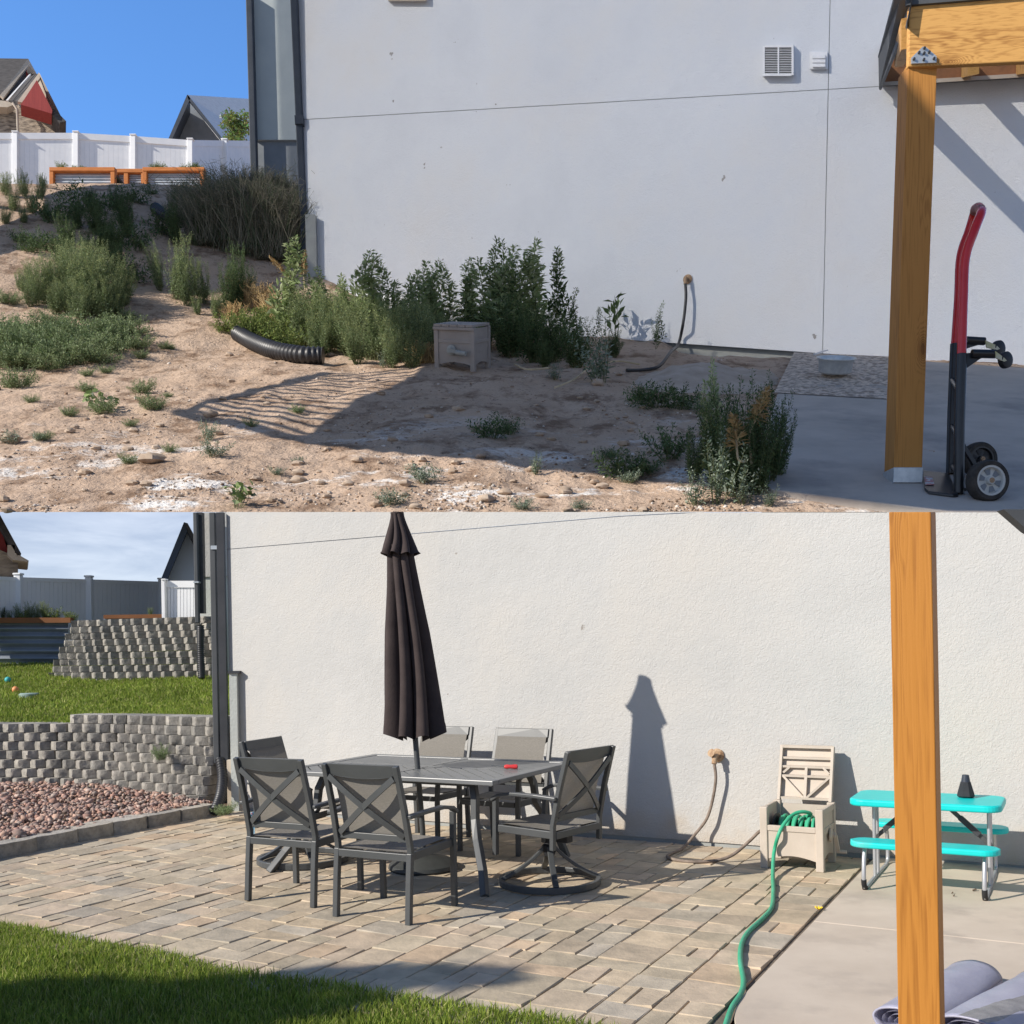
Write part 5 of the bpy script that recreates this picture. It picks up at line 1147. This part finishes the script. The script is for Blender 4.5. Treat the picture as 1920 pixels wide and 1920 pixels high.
# ================================================================ plants
def leaf(mb, p, d, up, l, w, col):
    d = d.normalized(); s = d.cross(up)
    if s.length < 1e-4: s = V(1, 0, 0)
    s.normalize(); n = s.cross(d)
    mb.add([p, p + d * l * .45 + s * w / 2 + n * l * .06, p + d * l + n * l * -.05, p + d * l * .45 - s * w / 2 + n * l * .06], [(0, 1, 2, 3)], col)
def weed(seed, nst, spread, ll, lw, nl, tones, lean=.25, tip=None, start=.12, thick=.008, wander=.06, hvar=.35, taper=.55, rise=.5):
    """unit high plant: stems and their leaves"""
    rs = random.Random(seed); S, Lf = MB(), MB()
    for k in range(nst):
        a = rs.uniform(0, 6.283); r = spread * rs.random() ** .6; h = 1 - hvar * rs.random() if k else 1.
        b = V(math.cos(a) * r * .25, math.sin(a) * r * .25, -.03); t = V(math.cos(a) * r, math.sin(a) * r, h)
        q = [b, b.lerp(t, .35) + V(rs.gauss(0, wander), rs.gauss(0, wander), .04 * h) * h, b.lerp(t, .7) + V(rs.gauss(0, wander), rs.gauss(0, wander), .05) * h, t]
        pth = spline(q, 4); S.tube(pth, [thick * (1 - .75 * i / (len(pth) - 1)) for i in range(len(pth))], 4, caps=False)
        for i in range(nl):
            u = start + (1 - start) * (i + rs.random()) / nl; f = u * (len(pth) - 1); j = min(int(f), len(pth) - 2); p = pth[j].lerp(pth[j + 1], f - j)
            ax = (pth[j + 1] - pth[j]).normalized(); ph = i * 2.4 + rs.random(); o = ax.orthogonal().normalized(); o2 = ax.cross(o)
            d = o * math.cos(ph) + o2 * math.sin(ph) + ax * rise * rs.uniform(.3, 1.6)
            l = ll * (1 - taper * u) * rs.uniform(.6, 1.3); c = rs.choice(tones)
            if tip and u > .72 and rs.random() < .7: c = rs.choice(tip)
            g = rs.uniform(.75, 1.25); c = tuple(x * g for x in c)
            e = rs.random() * ll * .9 * (1 - u * .7)
            leaf(Lf, p + d.normalized() * e, d + V(rs.gauss(0, .3), rs.gauss(0, .3), rs.gauss(0, .25)), V(rs.gauss(0, .5), rs.gauss(0, .5), 1), l, l * lw, c)
    return S, Lf
G1 = [(.20, .28, .10), (.26, .33, .13), (.15, .22, .08), (.30, .37, .18)]
GG = [(.22, .29, .13), (.28, .35, .18), (.17, .23, .10), (.33, .39, .22)]
GS = [(.34, .42, .19), (.44, .50, .27), (.26, .34, .14), (.46, .52, .30)]
GT = [(.40, .44, .20), (.34, .40, .18)]
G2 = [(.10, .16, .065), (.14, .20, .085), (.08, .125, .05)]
SIL = [(.26, .32, .23), (.34, .39, .31), (.18, .24, .16)]
YG = [(.22, .28, .08), (.27, .31, .10), (.15, .21, .06)]
DRY = [(.85, .78, .6), (1., .9, .7), (.7, .6, .45)]
KINDS = {
 'spire': ('spire_weed', lambda s: weed(s, 3, .15, .115, .46, 190, GS, tip=GS, thick=.008, hvar=.3, taper=.6)),
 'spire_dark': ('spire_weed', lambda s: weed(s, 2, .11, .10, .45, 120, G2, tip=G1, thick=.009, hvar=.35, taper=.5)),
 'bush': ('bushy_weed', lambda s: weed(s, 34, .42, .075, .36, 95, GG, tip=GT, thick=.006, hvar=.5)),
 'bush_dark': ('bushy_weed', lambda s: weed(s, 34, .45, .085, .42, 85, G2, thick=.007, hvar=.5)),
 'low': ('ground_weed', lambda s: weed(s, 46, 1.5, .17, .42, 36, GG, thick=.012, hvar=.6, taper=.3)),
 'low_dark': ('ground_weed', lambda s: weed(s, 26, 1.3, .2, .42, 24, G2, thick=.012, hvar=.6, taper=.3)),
 'silver': ('silver_weed', lambda s: weed(s, 9, .5, .13, .5, 42, SIL, thick=.01, hvar=.55)),
 'low_silver': ('silver_weed', lambda s: weed(s, 26, 1.3, .19, .5, 22, SIL, thick=.012, hvar=.6, taper=.3)),
 'yellow': ('ground_weed', lambda s: weed(s, 40, 1.2, .16, .6, 26, YG, thick=.009, hvar=.6, taper=.3)),
 'mallow': ('broadleaf_weed', lambda s: weed(s, 11, .95, .42, .95, 4, SIL[:1] + G1, thick=.018, start=.6, hvar=.5, taper=.1, rise=.2)),
 'seedling': ('broadleaf_weed', lambda s: weed(s, 4, .25, .30, .42, 9, G2, thick=.014, start=.35, hvar=.4, taper=.1, rise=1.1)),
}
PROTO = {}
def plant(kind, base, h, label, group, wide=1., rz=None, var=4, tilt=0):
    tilt += random.gauss(0, .09)
    v = random.randrange(var); key = (kind, v); nm, fn = KINDS[kind]
    rz = random.uniform(0, 6.28) if rz is None else rz
    mx = Matrix.Translation(base) @ Matrix.Rotation(tilt, 4, 'Y') @ Matrix.Rotation(random.gauss(.06, .08), 4, 'X') @ Matrix.Rotation(rz, 4, 'Z') @ Matrix.Diagonal((h * wide, h * wide, h, 1))
    if key not in PROTO:
        t = thing(nm, label, 'weed', mat=mx, group=group); S, Lf = fn(v * 17 + 3)
        S.build('stems', M['stem'], t, world=False); Lf.build('leaves', M['leaf'], t, world=False); PROTO[key] = t
    else:
        t = copy_tree(PROTO[key]); t.matrix_basis = mx; tag(t, label, 'weed', group)
    return t
def put(kind, px, py, top, label, group, wide=1., **k):
    b = yd(px, py); return plant(kind, b, (py - top) / F * b.y * 1.02, label, group, wide, **k)
g, l = 'tall spire weeds against the foot of the shaded wall', 'tall green spire weed in the dense row along the foot of the shaded wall'
for px, py, top in ((543, 640, 462), (560, 640, 540), (590, 645, 505), (612, 650, 530), (648, 655, 520), (678, 660, 505), (705, 660, 474), (722, 655, 520), (741, 655, 497), (760, 650, 500), (784, 655, 498), (802, 655, 495), (815, 650, 530)): put('spire', px, py, top, l, g, 1.0)
for px, py, top in ((862, 640, 505), (908, 655, 478), (972, 660, 470), (1034, 660, 560), (948, 655, 510), (838, 640, 498), (920, 655, 490), (985, 660, 485), (887, 640, 500), (1005, 655, 463)): put('spire', px, py, top, l, g, 1.05)
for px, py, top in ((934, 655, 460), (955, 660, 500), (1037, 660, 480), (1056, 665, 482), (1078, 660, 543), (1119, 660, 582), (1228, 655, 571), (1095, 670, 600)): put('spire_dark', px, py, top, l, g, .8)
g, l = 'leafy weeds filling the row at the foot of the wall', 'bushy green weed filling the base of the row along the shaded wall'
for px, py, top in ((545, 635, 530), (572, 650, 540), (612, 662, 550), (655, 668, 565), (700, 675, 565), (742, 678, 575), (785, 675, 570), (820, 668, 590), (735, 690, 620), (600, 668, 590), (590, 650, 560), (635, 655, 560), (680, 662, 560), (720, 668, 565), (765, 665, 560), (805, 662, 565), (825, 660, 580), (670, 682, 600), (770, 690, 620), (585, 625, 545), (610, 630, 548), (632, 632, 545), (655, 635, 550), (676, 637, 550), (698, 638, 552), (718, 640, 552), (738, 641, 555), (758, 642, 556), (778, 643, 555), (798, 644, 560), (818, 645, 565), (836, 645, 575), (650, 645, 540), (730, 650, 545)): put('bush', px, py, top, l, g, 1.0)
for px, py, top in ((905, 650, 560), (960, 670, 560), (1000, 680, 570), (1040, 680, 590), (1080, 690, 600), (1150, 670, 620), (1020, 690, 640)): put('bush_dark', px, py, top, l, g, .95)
put('seedling', 1156, 640, 566, 'single seedling with broad leaves at the wall between the weed row and the tap', None)
g, l = 'silvery weeds scattered over the dirt', 'silvery grey weed growing out of bare dirt'
for px, py, top, w in ((1126, 718, 595, .8), (1085, 690, 640, 1), (1040, 712, 680, 1.4), (1345, 945, 808, .75), (1302, 948, 880, 1.1), (1395, 945, 860, 1), (1442, 950, 905, 1.), (1004, 890, 843, .9), (1230, 640, 590, .5), (718, 690, 655, 1.)): put('silver', px, py, top, l, g, w)
for px, py, top, w in ((400, 856, 826, 1), (390, 826, 790, .5), (795, 905, 868, 1), (735, 946, 915, 1), (75, 826, 808, 1), (20, 832, 806, 1), (560, 870, 855, 1), (1320, 772, 745, 1), (980, 956, 932, 1), (1090, 955, 935, 1), (520, 890, 874, 1), (1180, 905, 880, 1)): put('low_silver', px, py, top, l, g, w)
g, l = 'dark low weeds in the shaded dirt', 'low dark green weed on the shaded dirt in front of the wall'
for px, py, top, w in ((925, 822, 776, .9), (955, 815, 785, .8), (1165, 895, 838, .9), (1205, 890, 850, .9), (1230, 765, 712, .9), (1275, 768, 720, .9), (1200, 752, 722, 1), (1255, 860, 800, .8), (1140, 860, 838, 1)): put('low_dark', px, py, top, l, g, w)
# the big clump beside the pad
g, l = 'weeds in the big clump beside the pad', 'dark bushy weed in the big clump at the corner of the concrete pad'
for px, py, top, w in ((1395, 915, 705, .62), (1442, 905, 728, .55), (1345, 910, 735, .55), (1420, 925, 780, .7), (1370, 930, 790, .6), (1300, 900, 790, .6), (1455, 900, 770, .5)): put('bush_dark', px, py, top, l, g, w)
put('spire', 1362, 905, 678, 'tallest green spire rising from the clump beside the concrete pad', None, .5); put('spire', 1330, 905, 722, 'bright green feathery spire at the left of the clump beside the pad', None, .6)
def dry_stalk(pts, label, n=150, ll=.14):
    t = thing('dry_stalk', label, 'weed', pts[0]); p = spline(pts, 10); MB().tube(p, .022, 5).build('stem', M['dry'], t); m = MB(); rs = random.Random(len(label))
    for i in range(n):
        u = .5 + .5 * i / n; f = u * (len(p) - 1); j = min(int(f), len(p) - 2); q = p[j].lerp(p[j + 1], f - j); d = V(rs.gauss(0, 1), rs.gauss(0, 1), rs.gauss(.5, .6))
        leaf(m, q, d, V(0, 0, 1), ll * 2.6 * (1.25 - u), .05, rs.choice(DRY))
    m.build('seed_head', M['dry'], t)
b0 = yd(1390, 905) + V(0, -.8, .2)
dry_stalk([b0, at(1405, 815, b0.y), at(1425, 770, b0.y), at(1440, 730, b0.y)], 'dry straw coloured seed stalk leaning right out of the big clump')
dry_stalk([b0 + V(-.15, -.2, 0), at(1384, 860, b0.y - .2), at(1380, 815, b0.y - .2), at(1374, 778, b0.y - .2)], 'dry straw coloured seed stalk standing upright in the big clump')
b1 = yd(575, 640)
dry_stalk([b1, at(560, 560, b1.y), at(530, 510, b1.y), at(505, 482, b1.y)], 'brown dry stalk leaning left in front of the house corner')
dry_stalk([b1 + V(.2, 0, 0), at(572, 540, b1.y), at(570, 500, b1.y), at(572, 470, b1.y)], 'brown dry stalk standing in front of the corner pier')
# sunlit weeds on the left
g, l = 'sunlit bushy weeds on the left of the dirt path', 'grey green bushy weed left of the dirt path in the sun'
for px, py, top, w in ((120, 545, 450, .7), (150, 560, 448, .7), (185, 565, 458, .7), (215, 568, 478, .75), (95, 550, 475, .75), (65, 560, 485, .8), (170, 590, 500, .8), (130, 590, 515, .8), (232, 560, 505, .7), (40, 545, 500, .9), (110, 570, 470, .8), (140, 575, 462, .8), (165, 580, 465, .8), (200, 582, 480, .8), (80, 570, 495, .9), (228, 575, 500, .8), (105, 590, 520, .9), (190, 598, 520, .9), (150, 600, 530, .9), (215, 592, 520, .9), (60, 575, 510, .9), (175, 545, 450, .6)): put('bush', px, py, top, l, g, w)
g, l = 'weeds right of the dirt path', 'green weed right of the dirt path below the dark hillside brush'
for px, py, top, w, k in ((330, 560, 440, .55, 'bush'), (350, 572, 470, .7, 'bush'), (300, 545, 455, .5, 'bush'), (385, 570, 480, .6, 'bush'), (445, 575, 456, .45, 'bush_dark'), (425, 580, 490, .6, 'bush_dark'), (465, 570, 500, .55, 'bush_dark'), (405, 595, 545, .9, 'bush'), (372, 590, 555, .9, 'bush')): put(k, px, py, top, l, g, w, tilt=-.06)
g, l = 'low weeds spreading on the left', 'low green weed mat spreading over the sunlit dirt on the left'
for px, py, top in ((20, 625, 590), (75, 640, 600), (130, 650, 606), (185, 640, 595), (225, 625, 590), (35, 665, 622), (95, 675, 630), (150, 672, 630), (205, 660, 625), (-10, 680, 630), (50, 690, 655), (255, 655, 625), (115, 640, 600), (15, 570, 545), (240, 600, 580), (100, 612, 585), (60, 655, 620), (170, 655, 618), (5, 650, 610), (45, 640, 600), (110, 660, 615), (150, 645, 602), (210, 640, 600), (245, 628, 596), (80, 660, 622), (20, 690, 650), (85, 695, 662), (130, 685, 645), (-15, 655, 610), (180, 680, 645)): put('low', px, py, top, l, g, 1.0)
g, l = 'small weeds dotted on the sunlit dirt', 'small green weed tuft alone on the sunlit dirt'
for px, py, top in ((268, 737, 712), (285, 768, 738), (315, 745, 735), (265, 672, 655), (320, 655, 645), (35, 728, 690), (165, 705, 690), (195, 775, 745), (130, 780, 762), (85, 825, 808), (245, 800, 785), (60, 755, 740), (240, 870, 850), (320, 848, 832), (560, 775, 758), (470, 800, 785), (310, 655, 640), (200, 700, 684), (165, 735, 715)): put('low', px, py, top, l, g, .8)
put('mallow', 445, 953, 912, 'broad leaved grey green plant at the very front of the dirt', None, .9); put('mallow', 185, 772, 738, 'small broad leaved plant beside the crack in the dirt', None, .9)
g, l = 'yellow green weeds behind the black pipe', 'yellow green leafy weed behind the black drain pipe'
for px, py, top in ((425, 625, 590), (455, 635, 590), (490, 640, 595), (525, 648, 590), (545, 660, 610), (470, 620, 580), (510, 620, 575)): put('yellow', px, py, top, l, g, .8)
# dry grass and the dead brown brush
def tuft(px, py, top, wpx, label, group, n=160, mtl='dry', tones=DRY, thin=.016, lean=.8):
    b = yd(px, py); h = (py - top) / F * b.y; w = wpx / F * b.y / 2; t = thing('dry_grass', label, 'dry grass', b, group=group); m = MB(); rs = random.Random(px)
    for i in range(n):
        a = rs.uniform(0, 6.28); r = w * rs.random() ** .7; hh = h * rs.uniform(.45, 1.05); o = b + V(rs.gauss(0, w * .3), rs.gauss(0, w * .2), -.05)
        e = o + V(math.cos(a) * r, math.sin(a) * r * .6, hh); md = o.lerp(e, .5) + V(0, 0, hh * .22); m.tube([o, md, e], [thin, thin * .8, thin * .3], 3, caps=False, col=rs.choice(tones))
        if rs.random() < .6:
            for k in range(3): q = md.lerp(e, rs.random()); m.tube([q, q + V(rs.gauss(0, .3), rs.gauss(0, .2), rs.uniform(.05, .35)) * h * .3], thin * .5, 3, caps=False, col=rs.choice(tones))
    m.build('blades', M[mtl], t)
g = 'straw coloured dry grass tufts'
l = 'straw coloured dry grass tuft among the green weeds'
for a in ((450, 570, 520, 60), (490, 585, 530, 60), (515, 600, 550, 70), (440, 600, 565, 50), (760, 672, 630, 80), (800, 680, 640, 60), (560, 600, 560, 50)): tuft(*a, l, g)
M['dead'] = mat('dead brush', (.85, .85, .85), (1.1, 1.1, 1.1), sc=2, rough=1, tint=True)
BR = [(.22, .20, .15), (.17, .16, .11), (.28, .25, .18), (.11, .14, .075)]
g, l = 'dead brown brush on the shaded hillside', 'dead brown tangled brush on the shaded hillside beside the house'
for a in ((420, 465, 350, 190), (480, 480, 345, 190), (525, 490, 370, 150), (450, 420, 325, 160), (390, 430, 350, 120), (515, 440, 330, 110)): tuft(*a, l, g, 1500, 'dead', BR, .014)
g, l = 'dark weeds on the shaded hillside', 'dark green weed on the shaded hillside'  # real weeds, plus extra dark ones added to deepen the hill's shade
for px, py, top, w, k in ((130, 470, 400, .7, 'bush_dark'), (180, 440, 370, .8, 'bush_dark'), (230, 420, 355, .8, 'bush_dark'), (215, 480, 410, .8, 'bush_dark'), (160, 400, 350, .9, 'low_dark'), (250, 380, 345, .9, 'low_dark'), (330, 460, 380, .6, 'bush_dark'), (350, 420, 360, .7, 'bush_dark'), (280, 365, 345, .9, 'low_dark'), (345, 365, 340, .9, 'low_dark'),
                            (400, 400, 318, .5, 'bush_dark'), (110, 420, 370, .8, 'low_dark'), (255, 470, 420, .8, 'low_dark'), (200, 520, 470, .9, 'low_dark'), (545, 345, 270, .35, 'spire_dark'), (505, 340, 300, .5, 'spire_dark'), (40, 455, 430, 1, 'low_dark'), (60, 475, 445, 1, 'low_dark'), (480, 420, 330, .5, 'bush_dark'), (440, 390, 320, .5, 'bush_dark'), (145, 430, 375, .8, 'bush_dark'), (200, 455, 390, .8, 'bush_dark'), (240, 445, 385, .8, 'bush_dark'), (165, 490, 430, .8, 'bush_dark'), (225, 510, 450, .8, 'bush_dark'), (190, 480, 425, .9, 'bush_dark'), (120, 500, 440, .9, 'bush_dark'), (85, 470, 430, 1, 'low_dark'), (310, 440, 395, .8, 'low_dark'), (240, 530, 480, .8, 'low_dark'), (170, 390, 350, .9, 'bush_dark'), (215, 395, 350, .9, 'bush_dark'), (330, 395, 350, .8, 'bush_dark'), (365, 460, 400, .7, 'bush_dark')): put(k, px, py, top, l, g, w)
g, l = 'weeds in the sun on the hill by the raised beds', 'bright green weed on the sunny hilltop left of the raised beds'
for px, py, top, w, k in ((10, 365, 322, .9, 'bush'), (45, 368, 318, .8, 'bush'), (75, 372, 330, .8, 'bush'), (25, 395, 350, .9, 'bush'), (60, 400, 355, .9, 'bush'), (85, 405, 372, .9, 'bush'), (10, 420, 385, 1, 'bush'), (45, 418, 385, 1, 'bush'), (80, 352, 325, .7, 'bush_dark'), (-20, 385, 330, .9, 'bush')): put(k, px, py, top, l, g, w)
def bedplant(px, py, top, d, label, group, kind='yellow', w=.8, lower=False):
    b = (low if lower else at)(px, py, d); t = plant(kind, b, (py - top) / F * d, label, group, w)
    if lower: LOWER.append(t)
    return t
g, l = 'plants in the raised beds', 'leafy plant growing over the rim of an orange raised bed'
for px, top in ((115, 305), (140, 310), (155, 311), (290, 307), (302, 306), (345, 309), (362, 306), (372, 308)): bedplant(px, 318, top, 81, l, g, 'yellow', .9)
# patio side: plants in the planter, sprigs
g, l = 'plants in the metal planter', 'leafy plant in the orange rimmed metal planter in front of the grey fence'
for px, top, k in ((5, 1135, 'bush_dark'), (35, 1130, 'bush'), (55, 1126, 'bush'), (70, 1128, 'bush'), (85, 1125, 'bush'), (100, 1140, 'yellow'), (20, 1142, 'bush'), (48, 1145, 'yellow'), (130, 1146, 'yellow')): bedplant(px, 1164, top, 17.6, l, g, k, .8, True)
bedplant(283, 1156, 1138, 16.9, 'small shrub showing behind the upper block wall near the white fence panel', None, 'bush', .9, True)
bedplant(303, 1424, 1395, 11.1, 'green sprig growing out of a joint in the lower block wall', None, 'low', .5, True)
bedplant(424, 1527, 1506, 10.2, 'small weed at the foot of the downspout by the paving', None, 'low', .9, True)
# tree in front of the grey house
tr = thing('tree', 'small leafy tree in front of the grey house roof, over the white fence', 'tree', at(446, 300, 128), 0)
MB().tube(spline([at(446, 300, 128), at(447, 268, 128), at(444, 240, 128)], 4), [.35, .33, .3, .28, .26, .24, .2, .16, .12][:9], 8).build('trunk', M['bark'], tr)
m = MB()
for i in range(16):
    a = random.uniform(0, 6.28); m.tube([at(446, 262, 128), at(446 + 20 * math.cos(a), 240 + 18 * math.sin(a), 128 + random.uniform(-1, 1))], [.1, .04], 4)
m.build('limbs', M['bark'], tr)
m = MB(); cl = [(random.uniform(-24, 22), random.uniform(-30, 22), random.uniform(-1.6, 1.6), random.uniform(5, 11)) for _ in range(26)]
for cx_, cy_, cz_, rr in cl:
    for i in range(60):
        p = at(446 + cx_ + random.gauss(0, rr * .5), 244 + cy_ + random.gauss(0, rr * .5), 128 + cz_ + random.gauss(0, .4)); leaf(m, p, V(random.gauss(0, 1), random.gauss(0, 1), random.gauss(-.2, .6)), V(0, 0, 1), .42, .24, tuple(k * random.uniform(.7, 1.4) for k in random.choice(G1 + YG)))
m.build('crown', M['leaf'], tr)
# clods and stones lying on the dirt
for px, py, s in ((284, 868, .16), (395, 781, .12), (620, 668, .1), (430, 668, .1), (1120, 722, .13), (1170, 835, .1), (20, 830, .14), (770, 880, .1), (860, 770, .1), (300, 800, .07), (500, 760, .07), (240, 845, .08), (410, 815, .09), (715, 740, .08), (160, 890, .09), (560, 905, .1), (1060, 925, .09), (910, 940, .1)) + tuple((random.uniform(-20, 1300), 960 - 260 * random.random() ** 1.4, random.uniform(.03, .085)) for _ in range(90)):
    c = yd(px, py) + V(0, 0, s * .5); sd = random.random() * 99
    def fn(u, v):
        th, ph = u * 6.2832, v * math.pi; d = V(math.cos(th) * math.sin(ph), math.sin(th) * math.sin(ph), math.cos(ph)); return c + Vector((d.x * 1.5, d.y * 1.1, d.z * .8)) * s * (1 + .5 * noise.noise(d * 1.7 + V(sd, 0, 0)))
    o = MB().quadgrid(fn, 10, 7).build('dirt_clod', M['clod'], smooth=40); tag(o, 'loose pale dirt clod lying on the bare yard', 'clod', 'loose dirt clods on the yard')
sp = []
for i in range(7000):
    px = random.uniform(-60, 1500); py = 958 - 300 * random.random() ** 1.6; d = CG / (py - 391); x = (px - CX) / F * d
    if noise.noise(V(x * .5, d * .5, 4)) + random.gauss(0, .12) < .08: continue
    sp.append((x, d, terr(x, d) + .005))
rocks('loose_soil', sp, .024, [(.36, .25, .17), (.25, .165, .11), (.5, .4, .31), (.62, .56, .5)], 'crumbs of loose soil and small stones strewn over the bare dirt', lower=False)
# twigs in the shaded dirt
for a in (((1040, 735), (1075, 720), (1100, 700)), ((965, 690), (990, 700), (1030, 697)), ((1120, 690), (1160, 684), (1200, 690))):
    tag(MB().tube(spline([yd(*p) + V(0, 0, .12) for p in a], 5), .03, 5).build('twig', M['dry']), 'bare twig lying on the shaded dirt below the weed row', 'twig', 'bare twigs on the shaded dirt')
# ================================================================ unseen shapes added left of the yard to throw its shade
PN = V(1, .492, 0)
def cast(p, off=-7.): t = (p.dot(PN) - off) / SUN.dot(PN); return p - SUN * t
gy = lambda *p: V(*yd(*p))
def shade_panel(parent, name, pts, th=.25, m_='bay'):
    q = [cast(p) for p in pts]; MB().prism(q, PN.normalized() * -th).build(name, M[m_], parent)
SLAT = .62
dk = thing('deck', 'unseen deck with a railing, added left of the yard to shade it', 'deck', cast(yard(560, 820)), 0)
corner = yard(560, 820); railc = yard(332, 770)
edge = [padpt(2300, 958), padpt(1795, 956), padpt(1600, 934), padpt(1450, 915), yard(1425, 930), yard(1300, 908), yard(1130, 884), yard(960, 866), yard(800, 852), yard(680, 838), corner, yard(690, 745), yard(800, 694), yard(838, 672)]
wallside = [wp(842, 580), wp(790, 560), wp(700, 552), wp(600, 546), wp(555, 505), at(470, 340, 61), at(452, 250, 61), at(440, -120, 61), at(1500, -900, 40), at(2600, -700, 32), at(2900, 300, 28)]
base = [wp(842, 616), wp(1230, 640), padpt(1489, 660), padpt(1684, 668), padpt(1920, 688), padpt(2300, 715)]
shade_panel(dk, 'deck_shade_panel', edge + base, .3)  # added panel, outlined by the ground shade it has to throw
# unseen slats added so the shaded wall still gets a little sun
sc_ = [cast(p) for p in [wp(842, 618), wp(842, 604)] + wallside[1:] + [padpt(2300, 705)] + base[::-1][1:]]
PT = PN.normalized(); PU = V(0, 0, 1).cross(PT); o_ = cast(wp(1000, 300)); uv = [((p - o_).dot(PU), p.z) for p in sc_]
m = MB(); z = min(q[1] for q in uv)
while z < max(q[1] for q in uv):
    pg = clip(uv, -500, 500, z, z + .07 * SLAT)
    if len(pg) > 2: m.prism([o_ + PU * x + V(0, 0, y - o_.z) for x, y in pg], PT * -.008)
    z += .07
m.build('shade_slats', M['bay'], dk)
a0, a1, b0, b1 = railc, yard(612, 700), corner, yard(838, 672)
MB().tube([cast(a0), cast(a1)], .17, 8).build('rail', M['spout'], dk)
MB().tube([cast(a0), cast(b0)], .2, 8).build('end_post', M['spout'], dk)
for i in range(1, 17):
    t = i / 17; MB().tube([cast(a0.lerp(a1, t)), cast(b0.lerp(b1, t * .9))], .085, 6).build('baluster', M['spout'], dk)
sh = thing('hill_shade_panel', 'unseen panel added left of the yard to shade the hillside', 'hill_shade_panel', cast(yd(200, 420)), 0)  # added blocker, outlined by the shade wanted on the hillside
shade_panel(sh, 'wall', [gy(*p) for p in ((-80, 425), (0, 428), (90, 392), (95, 366), (150, 352))] + [at(300, 338, 64), at(400, 320, 60), at(500, 300, 60), wp(566, 440)] +
            [gy(*p) for p in ((572, 540), (500, 552), (420, 548), (330, 552), (300, 550), (250, 550), (243, 475), (150, 460), (90, 455), (0, 478), (-80, 490))])
# unseen tree added behind us, leaves placed to shade the near lawn
tl = thing('tree', 'unseen leafy tree added left behind the camera to shade the near lawn', 'tree', V(-9, .6, 0), 0)
def cast2(p): return p - SUN * ((p.x + 9.0) / SUN.x)
m = MB(); rs = random.Random(4)
def inpoly(x, y, pg):
    c = False
    for i in range(len(pg)):
        (x0, y0), (x1, y1) = pg[i - 1], pg[i]
        if (y0 > y) != (y1 > y) and x < (x1 - x0) * (y - y0) / (y1 - y0) + x0: c = not c
    return c
for pg, n in (([(-60, 1895), (40, 1872), (150, 1850), (260, 1838), (330, 1848), (420, 1862), (560, 1862), (640, 1850), (640, 1880), (500, 1905), (380, 1960), (-60, 1960)], 2300), ([(640, 1838), (700, 1822), (770, 1810), (850, 1812), (940, 1812), (905, 1824), (830, 1828), (760, 1834), (690, 1850)], 300)):
    xs_, ys_ = [p[0] for p in pg], [p[1] for p in pg]
    while n > 0:
        x, y = rs.uniform(min(xs_), max(xs_)), rs.uniform(min(ys_), max(ys_))
        if not inpoly(x, y, pg): continue
        n -= 1; p = cast2(pave(x, y)) + V(rs.gauss(0, .25), rs.gauss(0, .0), rs.gauss(0, .02)); leaf(m, p, V(rs.gauss(0, 1), rs.gauss(0, 1), rs.gauss(0, 1)), V(0, 0, 1), .22, .17, rs.choice(G1))
m.build('crown', M['leaf'], tl); MB().tube(spline([V(-9, .2, 0), V(-9.1, .5, 2.2), V(-9, .8, 4)], 5), .14, 8).build('trunk', M['bark'], tl); LOWER.append(tl)
# the patio side leans by one degree, as the photograph does
for o in LOWER: o.matrix_basis = ROLL @ o.matrix_basis
bpy.context.view_layer.update()
